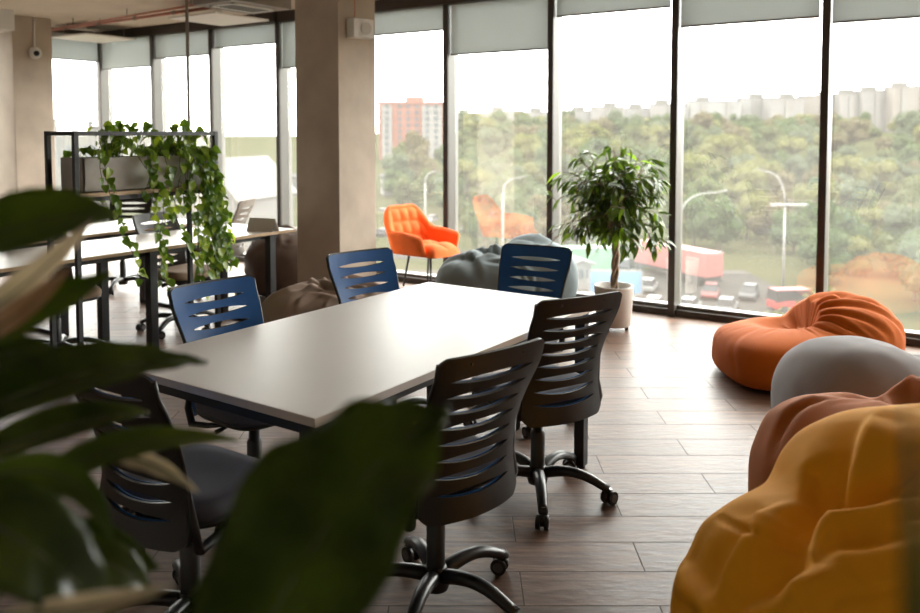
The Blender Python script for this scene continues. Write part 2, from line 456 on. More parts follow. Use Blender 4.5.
# roller blinds, each at its own height
bl = [(0, 2.37, 'over the left-hand corner pane'), (1, 2.46, 'third pane from the left, behind the hanging rod'), (2, 2.53, 'above the pane left of the dark concrete column'),
      (3, 2.245, 'hanging lowest beside the left face of the concrete column'), (4, 2.52, 'above the orange armchair'), (5, 2.272, 'pulled lowest over the pane left of the tall ficus'),
      (6, 2.55, 'barely lowered above the ficus crown'), (7, 2.38, 'over the widest pane with the lorry view'), (8, 2.33, 'over the pane behind the orange bean bag, far right')]
for i, z, wh in bl:
    a, b = MX[i] + .034, MX[i + 1] - .055
    r = tag(empty('roller_blind', ((a + b) / 2, 6.585, 0)), 'grey mesh roller blind ' + wh, 'blind', 'roller blinds on the glazed front')
    hw = (b - a) / 2
    MB().b2((-hw, -.004, z), (hw, .004, 2.80)).build('blind_fabric', M['blind'], r)
    MB().b2((-hw, -.009, z - .012), (hw, .009, z + .004)).build('bottom_bar', M['grille'], r, .003)
r = tag(empty('roller_blind', (XL + .06, 6.04, 0)), 'pale roller blind on the end wall beside the dome camera column', 'blind', 'roller blinds on the glazed front')
MB().b2((-.004, -.5, 2.47), (.004, .5, 2.80)).build('blind_fabric', M['blind'], r)
MB().b2((-.009, -.5, 2.458), (.009, .5, 2.474)).build('bottom_bar', M['grille'], r, .003)

# daylight portals on the two glazed fronts (they only guide sky sampling)
for loc, rot, sx, sy in (((-3.93, GY + .2, 1.43), (PI / 2, 0, PI), 12.5, 2.8), ((XL - .2, 5.5, 1.43), (PI / 2, 0, -PI / 2), 2.4, 2.8)):
    L = bpy.data.lights.new('daylight_portal', 'AREA'); L.shape = 'RECTANGLE'; L.size = sx; L.size_y = sy
    L.cycles.is_portal = True
    o = bpy.data.objects.new('daylight_portal', L); o.location = loc; o.rotation_euler = rot; COL.objects.link(o)

# ------------------------------------------------------------------ meeting table
def rrect(hx, hy, r, n=5):
    pts = []
    for cx, cy, a0 in ((hx - r, hy - r, 0), (-hx + r, hy - r, 90), (-hx + r, -hy + r, 180), (hx - r, -hy + r, 270)):
        for k in range(n + 1):
            a = math.radians(a0 + 90 * k / n)
            pts.append((cx + r * math.cos(a), cy + r * math.sin(a)))
    return pts


TX, TY = -1.975, 2.487
t = tag(empty('meeting_table', (TX, TY, 0), math.radians(-.8)), 'long white-topped meeting table with black square legs and six blue-backed chairs round it', 'table')
HX, HY = .475, .898
m = MB(); m.b2((-HX, -HY, .7245), (HX, HY, .75)); m.build('tabletop', M['laminate'], t, .0015)
m = MB()
e = .0012
m.b2((-HX - e, -HY - e, .7255), (-HX, HY + e, .7488)); m.b2((HX, -HY - e, .7255), (HX + e, HY + e, .7488))
m.b2((-HX, -HY - e, .7255), (HX, -HY, .7488)); m.b2((-HX, HY, .7255), (HX, HY + e, .7488))
m.build('edge_band', M['beige_edge'], t)
m = MB()
for s in (-1, 1):
    m.b2((s * (HX - .06) - .02, -HY + .1, .685), (s * (HX - .06) + .02, HY - .1, .7245))
    m.b2((-HX + .075, s * (HY - .045) - .02, .685), (HX - .075, s * (HY - .045) + .02, .7245))
m.build('under_frame', M['black_metal'], t, .002)
for sx in (-1, 1):
    for sy in (-1, 1):
        m = MB(); m.b2((sx * (HX - .06) - .024, sy * (HY - .045) - .024, .012), (sx * (HX - .06) + .024, sy * (HY - .045) + .024, .7245))
        lg = m.build('leg', M['black_metal'], t, .003)
        m = MB(); m.lathe([(0, 0), (.02, 0), (.02, .012), (0, .012)], (sx * (HX - .06), sy * (HY - .045), 0), 16); m.build('foot', M['black_plastic'], lg)

# ------------------------------------------------------------------ office chair with a slatted back
NSLOT = 8


def back_pt(a, v):
    wv = .196 + .010 * v - .016 * math.sin(PI * min(1, v * 1.25))
    ax = abs(a)
    top = 1 - .030 * max(0, (ax - .86) / .14) ** 2.2
    bot = .05 * max(0, (ax - .80) / .20) ** 2.0
    vv = bot + (top - bot) * v
    x = a * wv
    z = .372 + .518 * vv
    y = -.205 - .082 * vv ** 1.25 + .040 * math.sin(PI * min(1, vv * 1.15)) + .050 * a * a * (1 - .62 * vv) - .01
    return x, y, z


def back_grid(dy, inset=0.0, ext=.80, thin=1.0, nu=41):
    us = [-1 + 2 * i / (nu - 1) for i in range(nu)]
    cols = []
    for a in us:
        vs = [0.0 + inset]
        for k in range(NSLOT):
            vc = .150 + .101 * k + .010 * (a * a)
            q = abs(a) / ext
            hh = thin * .0250 * (1 - q ** 2.2) if q < 1 else 0.0
            if k == 0 or k == NSLOT - 1: hh *= .92
            vs += [vc - hh, vc + hh]
        vs.append(1.0 - inset)
        col = []
        for v in vs:
            x, y, z = back_pt(a * (1 - inset), v)
            col.append((x, y + dy, z))
        cols.append(col)
    m = MB()
    n = len(cols[0])
    b = [p for c in cols for p in c]
    fs = []
    for i in range(nu - 1):
        for j in range(n - 1):
            if j % 2 == 1:      # a slot row: left open between the slats
                if max(abs(us[i]), abs(us[i + 1])) < ext + 1e-6:
                    continue
                fs.append((i * n + j, (i + 1) * n + j, (i + 1) * n + j + 1, i * n + j + 1))
            else:
                fs.append((i * n + j, (i + 1) * n + j, (i + 1) * n + j + 1, i * n + j + 1))
    m.add(b, fs, 0, True)
    return m


def make_office_chair(seat_m, front_m, shell_m, name='office_chair'):
    root = empty(name)
    # five-star base
    m = MB(); m.lathe([(0, .052), (.040, .052), (.044, .07), (.042, .105), (.034, .125), (.030, .128)], n=24); m.build('base_hub', M['black_gloss'], root)
    for k in range(5):
        a = 2 * PI * k / 5 + .3
        ca, sa = math.cos(a), math.sin(a)
        pts, rs = [], []
        for i in range(11):
            q = i / 10
            rr = .025 + .275 * q
            z = .098 + .020 * math.sin(PI * min(1, q * 1.1)) - .034 * q ** 3
            pts.append((rr * ca, rr * sa, z)); rs.append(.028 - .009 * q)
        pts.append((.303 * ca, .303 * sa, .070)); rs.append(.014)
        m = MB(); m.tube(pts, rs, 10, flat=.85)
        lg = m.build('base_leg', M['black_gloss'], root)
        # caster: two wheels, hood, stem
        cs = MB(); cx, cy = .292 * ca, .292 * sa
        cs.tube([(cx, cy, .045), (cx, cy, .082)], .009, 8)
        wa = a + .6 + k * 1.3
        px, py = math.cos(wa), math.sin(wa)
        for s in (-1, 1):
            c0 = Vector((cx + px * .008 * s - py * .014, cy + py * .008 * s + px * .014, .0275)); d = Vector((px, py, 0))
            cs.tube([c0, c0 + d * (.017 * s)], .0275, 18)
        hd = Vector((-py * .008 + cx, px * .008 + cy, .034))
        cs.tube([hd - Vector((px, py, 0)) * .009, hd + Vector((px, py, 0)) * .009], .026, 14)
        ob = cs.build('caster', M['black_plastic'], root)
        for s in (-1, 1):
            rm = MB()
            c0 = Vector((cx + px * .0245 * s - py * .014, cy + py * .0245 * s + px * .014, .0275)); d = Vector((px, py, 0))
            rm.tube([c0, c0 + d * (.002 * s)], .017, 14)
            rm.build('wheel_cap', M['caster_rim'], ob)
    m = MB(); m.lathe([(.030, .10), (.030, .265), (.027, .27), (.027, .275), (.0225, .276), (.0225, .385), (0, .385)], n=20); m.build('gas_lift', M['black_plastic'], root)
    m = MB(); m.b2((-.085, -.13, .375), (.085, .12, .405)); m.b2((-.05, -.10, .355), (.05, .06, .378))
    me = m.build('tilt_mechanism', M['black_plastic'], root, .008)
    m = MB(); m.tube([(.05, .03, .375), (.14, .035, .378), (.205, .04, .370)], [.006, .006, .010], 8); m.build('lever', M['black_plastic'], me)
    # seat: lower shell and cushion
    def se(n_, hx, hy, z, p=4.0):
        out = []
        for k in range(n_):
            a = 2 * PI * k / n_
            c_, s_ = math.cos(a), math.sin(a)
            x = hx * math.copysign(abs(c_) ** (2 / p), c_); y = hy * math.copysign(abs(s_) ** (2 / p), s_)
            out.append((x, y, z))
        return out
    N = 40
    def stack(prof, cx=0, cy=.055):
        V = []
        for sc, z, dip in prof:
            ring = se(N, .228 * sc, .205 * sc, z)
            V.append([(x + cx, y + cy + 0, zz - .025 * max(0, (y - .10) / .12) ** 2 * dip + .012 * (x / .23) ** 2 * dip) for x, y, zz in ring])
        return V
    m = MB(); m.grid(stack([(.0, .400, 0), (.7, .400, 0), (.93, .408, 0), (.985, .420, 0), (.985, .428, 0), (.6, .43, 0)]), closev=True); m.build('seat_shell', M['black_plastic'], root)
    m = MB(); m.grid(stack([(.7, .426, 0), (.975, .427, .3), (1.0, .442, .6), (.992, .458, .8), (.955, .470, 1), (.86, .477, 1), (.6, .475, 1), (.3, .471, 1), (.0, .470, 1)]), closev=True); m.build('seat', seat_m, root)
    # back: outer shell, inner panel, lower spine plate, side arms down to the seat
    back_grid(0.0).build('back_shell', shell_m, root, solid=.010, weld=True, split=True)
    back_grid(.0115, .012, .75, .95).build('back_panel', front_m, root, solid=.004, weld=True, split=True)
    m = MB()
    rim = [back_pt(-1, .0 + .05 * i) for i in range(21)]
    for s in (-1, 1):
        m = MB(); m.tube([(p[0] * -s * 1.0, p[1] + .004, p[2]) for p in rim], .0075, 6)
        m.build('back_frame', shell_m, root)
    for s in (-1, 1):
        p = back_pt(s, .04); p2 = back_pt(s, .22); q = back_pt(s, .46)
        m = MB()
        m.tube([(q[0] + s * .003, q[1] + .004, q[2]), (p2[0] + s * .007, p2[1] + .006, p2[2]), (p[0] + s * .012, p[1] + .012, p[2] + .01), (s * .200, -.13, .362), (s * .185, -.04, .372), (s * .13, .08, .392)],
               [.006, .010, .017, .019, .017, .013], 8, flat=.6)
        m.build('back_bracket', M['black_plastic'], root)
    m = MB()
    c0 = back_pt(0, .02)
    m.b2((-.10, c0[1] + .008, .378), (.10, c0[1] + .05, .392)); m.b2((-.06, c0[1] + .02, .366), (.06, -.08, .386))
    for k in (-1, 1):
        mm = MB(); pp = back_pt(k * .5, .95); mm.tube([(pp[0], pp[1] - .009, pp[2]), (pp[0], pp[1] - .004, pp[2])], .005, 8); mm.build('screw_cap', M['black_gloss'], root)
    m.build('back_support', M['black_plastic'], root, .004)
    return root


chair = make_office_chair(M['seat_grey'], M['blue'], M['black_plastic'])
def put(o, x, y, facing, label, cat, group=None):
    """facing: direction (degrees) in which the sitter looks"""
    o.location = (x, y, 0); o.rotation_euler = (0, 0, math.radians(facing - 90))
    tag(o, label, cat, group)


def put_back(o, bx, by, facing, label, cat, group=None):
    """place a chair from where the top of its back stands"""
    f = math.radians(facing)
    put(o, bx + .262 * math.cos(f), by + .262 * math.sin(f), facing, label, cat, group)


G = 'blue-backed chairs round the white table'
spots = [(-1.225, 2.02, 164.0, 'black slatted back of the nearest blue-seated office chair, front right of the white table'),
         (-1.345, 2.865, 154.0, 'blue-seated office chair with black slatted back, second on the right of the white table'),
         (-2.755, 2.285, -6.0, 'blue slatted-back office chair on the left side of the white table, nearer the hanging plants'),
         (-2.815, 3.305, -15.0, 'blue slatted-back office chair left of the white table, before the taupe bean bag'),
         (-2.135, 3.99, -85.0, 'blue slatted-back office chair at the table end nearest the slate bean bag'),
         (-2.01, 1.30, 91.0, 'dark office chair at the near end of the white table, half hidden by large leaves')]
chairs = [chair] + [copy_tree(chair) for _ in spots[1:]]
for o, (x, y, a, lb) in zip(chairs, spots):
    put_back(o, x, y, a, lb, 'office chair', G)
# the five-star bases stand turned differently under each chair
for o, tw in zip(chairs, (-19, 5, 10, 17, 40, -12)):
    for p_ in [x for x in bpy.data.objects if x.parent == o and x.name.startswith(('base_leg', 'caster'))]:
        p_.rotation_euler = (0, 0, math.radians(tw))

# ------------------------------------------------------------------ desks by the far windows
def desk(x0, x1, y0, y1, legs_y, label):
    r = tag(empty('work_desk', ((x0 + x1) / 2, (y0 + y1) / 2, 0)), label, 'desk', 'wood-edged desks in the far corner')
    hx, hy, cy = (x1 - x0) / 2, (y1 - y0) / 2, (y0 + y1) / 2
    m = MB(); m.b2((-hx, -hy, .728), (hx, hy, .75)); m.build('desk_top', M['desk_top'], r, .002)
    m = MB(); m.b2((hx, -hy, .7285), (hx + .003, hy, .7495)); m.b2((-hx - .003, -hy, .7285), (-hx, hy, .7495)); m.b2((-hx, hy, .7285), (hx, hy + .003, .7495)); m.build('edge_band', M['wood'], r)
    m = MB(); m.b2((-hx + .1, -hy + .1, .685), (-hx + .14, hy - .1, .728)); m.b2((hx - .14, -hy + .1, .685), (hx - .10, hy - .1, .728)); m.build('under_frame', M['black_metal'], r)
    for ly in legs_y:
        for s in (-1, 1):
            m = MB(); m.b2((s * (hx - .08) - .03, ly - cy - .03, .0), (s * (hx - .08) + .03, ly - cy + .03, .728)); lg = m.build('leg', M['black_metal'], r, .003)
        m = MB(); m.b2((-hx + .05, ly - cy - .03, .0), (hx - .05, ly - cy + .03, .03)); m.build('foot_bar', M['black_metal'], r, .003)
    m = MB(); m.lathe([(0, .7505), (.03, .7505), (.03, .752), (0, .752)], (.12, .25, 0), 20); m.build('cable_grommet', M['grille'], r)
    return r


desk(-5.40, -4.68, 2.1, 4.70, (2.3, 3.42, 4.5), 'nearer wood-edged desk with pale top and black legs, ending at the concrete column')
desk(-6.45, -5.72, 2.1, 4.70, (2.3, 3.4, 4.5), 'farther wood-edged desk with pale top behind the hanging plants')
r = tag(empty('card_holder', (-4.80, 4.46, .75), math.radians(12)), 'small grey folded card standing on the end of the nearer desk', 'card holder')
MB().add([(-.12, -.05, 0), (.12, -.05, 0), (.12, .0, .10), (-.12, 0, .10), (-.12, .05, 0), (.12, .05, 0), (-.118, -.046, 0), (.118, -.046, 0), (.118, 0, .092), (-.118, 0, .092), (-.118, .046, 0), (.118, .046, 0)],
         [(0, 1, 2, 3), (3, 2, 5, 4), (9, 8, 7, 6), (10, 11, 8, 9), (0, 3, 9, 6), (3, 4, 10, 9), (1, 7, 8, 2), (2, 8, 11, 5), (0, 6, 7, 1), (4, 5, 11, 10)]).build('card_panel', M['paper'], r)

tanc = make_office_chair(M['seat_tan'], M['black_plastic'], M['black_plastic'])
put(tanc, -5.23, 3.02, -4, 'tan-seated office chair tucked under the nearer desk, below the left planter', 'office chair', 'tan-seated desk chairs')
c2 = copy_tree(tanc); put(c2, -5.24, 4.02, 4, 'tan-seated office chair under the desk between the hanging vines and the concrete column', 'office chair', 'tan-seated desk chairs')
c3 = copy_tree(tanc); put(c3, -7.05, 4.75, -55, 'black slatted office chair behind the farther desk, seen below the planters', 'office chair', 'tan-seated desk chairs')
c4 = make_office_chair(M['seat_tan'], M['back_tan'], M['back_tan'])
put_back(c4, -5.92, 5.30, -152, 'taupe-backed office chair by the window behind the end of the nearer desk', 'office chair', 'tan-seated desk chairs')

# ------------------------------------------------------------------ plant divider: frame, planters, hanging plants
FX0, FX1, FY0, FY1, FH = -4.61, -4.335, 2.64, 3.62, 1.525
r = tag(empty('shelf_divider', ((FX0 + FX1) / 2, (FY0 + FY1) / 2, 0)), 'tall black metal frame with a wooden shelf carrying two grey planters', 'shelf')
hx, hy = (FX1 - FX0) / 2, (FY1 - FY0) / 2
for sx in (-1, 1):
    for sy in (-1, 1):
        m = MB(); m.b2((sx * hx - .014, sy * hy - .014, 0), (sx * hx + .014, sy * hy + .014, FH)); m.build('post', M['black_metal'], r, .002)
for z in (FH - .014, 1.135, .06):
    for sx in (-1, 1):
        m = MB(); m.b2((sx * hx - .012, -hy + .014, z - .012), (sx * hx + .012, hy - .014, z + .012)); m.build('rail', M['black_metal'], r)
    for sy in (-1, 1):
        m = MB(); m.b2((-hx + .014, sy * hy - .012, z - .012), (hx - .014, sy * hy + .012, z + .012)); m.build('rail', M['black_metal'], r)
m = MB(); m.b2((-hx + .002, -hy + .015, 1.147), (hx + .006, hy - .015, 1.170)); m.build('shelf_board', M['wood'], r, .002)
PZ = 1.1705
pl = []
for k, (y0, y1, lb) in enumerate(((2.70, 3.135, 'grey box planter on the wooden shelf, the one nearer the leafy foreground'), (3.145, 3.575, 'darker grey box planter on the wooden shelf, at the end draped in vines'))):
    yc = (y0 + y1) / 2
    q = tag(empty('box_planter', ((FX0 + FX1) / 2, yc, PZ)), lb, 'planter', 'grey planters on the divider')
    d = (y1 - y0) / 2
    m = MB(); t_ = .012
    m.b2((-.115, -d, 0), (.115, d, .012))
    m.b2((-.115, -d, 0), (-.115 + t_, d, .20)); m.b2((.115 - t_, -d, 0), (.115, d, .20)); m.b2((-.115, -d, 0), (.115, -d + t_, .20)); m.b2((-.115, d - t_, 0), (.115, d, .20))
    m.build('planter_box', M['planter'], q, .003)
    m = MB(); m.b2((-.103, -d + t_, .012), (.103, d - t_, .18)); m.build('soil', M['soil'], q)
    pl.append((q, yc, d))


def heart_leaf(m, base, dirv, nrm, L, W, mi=0, droop=.25, heart=True):
    d = Vector(dirv).normalized()
    n = Vector(nrm); n = (n - d * n.dot(d)); n = n.normalized() if n.length > 1e-4 else d.orthogonal().normalized()
    s = d.cross(n)
    prof = [(0, .0), (.06, .55), (.22, .98), (.42, .92), (.65, .62), (.85, .26), (1, 0)] if heart else [(0, .05), (.12, .55), (.3, .95), (.5, 1.0), (.72, .72), (.9, .26), (1, 0)]
    vs, fs = [], []
    B = Vector(base)
    for t_, w_ in prof:
        c = B + d * (L * t_) - n * (droop * L * t_ * t_)
        ww = W * w_ * .5
        back = d * (-.10 * L * w_ if heart and t_ < .3 else 0)
        vs += [c - s * ww + n * (ww * .35) + back, c, c + s * ww + n * (ww * .35) + back]
    for i in range(len(prof) - 1):
        a = i * 3
        fs += [(a, a + 1, a + 4, a + 3), (a + 1, a + 2, a + 5, a + 4)]
    m.add(vs, fs, mi, True)


def make_pothos(q, yc, d, vines, label, seed):
    R = random.Random(seed)
    p = tag(empty('hanging_pothos', ((FX0 + FX1) / 2, yc, PZ + .18)), label, 'plant', 'pothos in the divider planters')
    st, lf = MB(), MB()

    def leaf_at(P, out, sc=1.0):
        L = R.uniform(.042, .074) * sc
        dv = Vector((out[0] + R.uniform(-.7, .7), out[1] + R.uniform(-.7, .7), R.uniform(-1.1, .1)))
        pe = P + dv.normalized() * R.uniform(.015, .04) + Vector((0, 0, R.uniform(0, .02)))
        st.tube([P, (P + pe) / 2 + Vector((0, 0, .006)), pe], .0012, 4, caps=False)
        dl = Vector((out[0] * .5 + R.uniform(-.6, .6), out[1] * .5 + R.uniform(-.6, .6), R.uniform(-1.4, -.2)))
        nn = Vector((out[0] + R.uniform(-.5, .5), out[1] + R.uniform(-.5, .5), R.uniform(.1, .9)))
        heart_leaf(lf, pe, dl, nn, L, L * R.uniform(.72, .9), 1 if R.random() < .28 else 0, R.uniform(.05, .35))

    # bushy top growth
    for k in range(24 if seed == 11 else 36):
        b0 = Vector((R.uniform(-.08, .08), R.uniform(-d + .03, d - .03) if seed != 11 else R.uniform(-.05, d - .03), 0))
        tip = b0 + Vector((R.uniform(-.12, .14), R.uniform(-.09, .09), R.uniform(.06, .24)))
        pts = through(b0, (b0 + tip) / 2 + Vector((0, 0, .04)), tip, 5)
        st.tube(pts, .002, 5, caps=False)
        for i in range(1, 5):
            if R.random() < .85:
                leaf_at(pts[i], (R.uniform(-1, 1), R.uniform(-1, 1)))
    # hanging vines: (side x, y along planter, length, sway)
    for (sx, yy, ln, sw) in vines:
        x0 = .09 * sx
        P0 = Vector((x0, yy, .01)); out = Vector((sx, 0, 0)) if abs(sx) > .5 else Vector((0, math.copysign(1, yy), 0))
        pts = [P0, P0 + out * .05 + Vector((0, 0, .05)), P0 + out * .085 + Vector((0, 0, .01))]
        n = max(3, int(ln / .05)); y = 0; x = 0
        for i in range(n):
            y += R.uniform(-.02, .02) + sw * .05
            x += R.uniform(-.012, .014)
            pts.append(P0 + out * (.09 + x) + Vector((0, y, -.05 * (i + 1))))
        st.tube(pts, .0022, 5, caps=False)
        for i in range(1, len(pts)):
            if R.random() < .93:
                leaf_at(pts[i], (out.x, out.y))
            if R.random() < .6:
                leaf_at(pts[i], (out.x, out.y))
    st.build('stems', M['stem'], p)
    lf.build('leaves', [M['pothos'], M['pothos_light']], p)
    return p


R0 = random.Random(3)
v1 = [(1, -.14, .72, .25), (1, .10, .78, .55), (1, -.15, .16, 0), (-1, -.12, .40, 0), (-1, -.06, .30, 0), (1, .19, .20, -.2), (-1, .12, .35, 0), (1, .16, .92, .15)]
v2 = [(1, R0.uniform(-.05, .2), R0.uniform(.12, .35), R0.uniform(-.1, .2)) for _ in range(4)] + [(1, R0.uniform(.10, .21), R0.uniform(.45, .85), R0.uniform(-.1, .25)) for _ in range(10)] + \
     [(-1, R0.uniform(-.05, .2), R0.uniform(.2, .42), R0.uniform(0, .2)) for _ in range(4)] + [(1, -.16, .78, -.1), (1, .0, .62, .1), (1, .05, .92, .0)]
v2 += [(.2 if k % 2 else -.2, .21, R0.uniform(.30, .80), R0.uniform(-.1, .1)) for k in range(11)]
make_pothos(*pl[0], v1, 'trailing pothos growing in the planter nearer the leafy foreground', 11)
make_pothos(*pl[1], v2, 'thick curtain of trailing pothos hanging from the planter farther from the leafy foreground', 12)

# ------------------------------------------------------------------ orange tub chair
ac = tag(empty('tub_armchair', (-4.27, 5.92, 0), 0), 'bright orange quilted tub armchair on thin black legs by the window', 'armchair')
ax_, ay_ = view(.74, -.67)
ac.rotation_euler = (0, 0, math.atan2(ay_, ax_) - PI / 2); ac.scale = (.72, .82, .935)      # local +y is the way the chair faces
m = MB()
V = []
NT = 65
for i in range(NT):
    q = -1 + 2 * i / (NT - 1)
    aq = abs(q)
    # plan: flat back, rounded corners, straight arms
    u = q * 3.0
    if abs(u) < .95: bx_, by_, nx, ny = u * .235, -.25, 0.0, -1.0
    elif abs(u) < 1.75:
        a = (abs(u) - .95) / .8 * PI / 2
        bx_, by_ = math.copysign(.223 + .055 * math.sin(a), u), -.25 + .055 * (1 - math.cos(a)); nx, ny = math.copysign(math.sin(a), u), -math.cos(a)
    else:
        bx_, by_ = math.copysign(.278 - .02 * (abs(u) - 1.75), u), -.195 + (abs(u) - 1.75) * .33; nx, ny = math.copysign(1.0, u), -.05
    au = abs(u)
    top = .885 if au < .85 else (.665 + .22 * (1 - sst0(.85, 1.75, au)))
    top -= .035 * max(0, (au - 2.2) / .8)
    back = 1 - sst0(.7, 1.6, au)
    endt = 1 - .45 * max(0, (aq - .93) / .07) ** 2
    TH = (.075 + .015 * (1 - back)) * endt
    ring = []
    for j in range(33):
        if j < 19: hz = j / 18; o_ = 0.0
        elif j < 25: hz = 1.0; o_ = (j - 18.5) / 6
        else: hz = 1 - (j - 25) / 7; o_ = 1.0
        z = .49 + (top - .49) * hz + (.03 * math.sin(PI * o_) * endt if 19 <= j < 25 else 0)
        puff = 0.0
        if j < 19 and back > .05:
            cell = (abs(math.sin(PI * (u / 1.9 * 3 + .5) * 1.0)) ** .5) * (abs(math.sin(PI * hz * 3.0)) ** .5)
            puff = (.036 * cell - .016) * back
        sh = .13 * back * hz + .05 * (1 - back) * hz + TH * o_ - puff - .035 * (1 - hz) * o_
        ring.append((bx_ + nx * sh, by_ + ny * sh, z - .03 * (1 - hz) * o_))
    V.append(ring)
m.grid(V, closev=True)
n0 = len(V[0])
m.f.append(tuple(range(n0))); m.m.append(0); m.sm.append(True)
m.f.append(tuple((NT - 1) * n0 + k for k in reversed(range(n0)))); m.m.append(0); m.sm.append(True)
m.build('back_and_arms', M['orange'], ac, sub=1)
m = MB(); V = []
for i in range(41):
    u = -1 + 2 * i / 40
    row = []
    for j in range(41):
        v = -1 + 2 * j / 40
        px = .262 * u * math.sqrt(max(0, 1 - .16 * v * v)); py = .045 + .285 * v * math.sqrt(max(0, 1 - .16 * u * u))
        ed = (1 - abs(u) ** 6) * (1 - abs(v) ** 6)
        z = .475 + .085 * ed ** .35 + .034 * (abs(math.sin(PI * (u + 1))) ** .45) * (abs(math.sin(PI * (v + 1))) ** .45) * ed - .012
        row.append((px, py, z))
    V.append(row)
m.grid(V)
m.build('seat_cushion', M['orange'], ac)
m = MB(); m.lathe([(0, .455), (.20, .455), (.265, .475), (.24, .49)], (0, .04, 0), 28); m.build('seat_base', M['orange'], ac)
for sx in (-1, 1):
    for sy in (-1, 1):
        m = MB(); m.tube([(sx * .17, .04 + sy * .16, .475), (sx * .235, .03 + sy * .235, 0)], [.015, .009], 10); m.build('leg', M['black_metal'], ac)

# ------------------------------------------------------------------ bean bags
def sph(az, el):
    a, e_ = math.radians(az), math.radians(el)
    return np.array([math.cos(e_) * math.cos(a), math.cos(e_) * math.sin(a), math.sin(e_)])


_ico = {}
def ico(sub):
    if sub not in _ico:
        import bmesh
        bm = bmesh.new(); bmesh.ops.create_icosphere(bm, subdivisions=sub, radius=1)
        _ico[sub] = (np.array([v.co[:] for v in bm.verts]), [tuple(v.index for v in f.verts) for f in bm.faces]); bm.free()
    return _ico[sub]


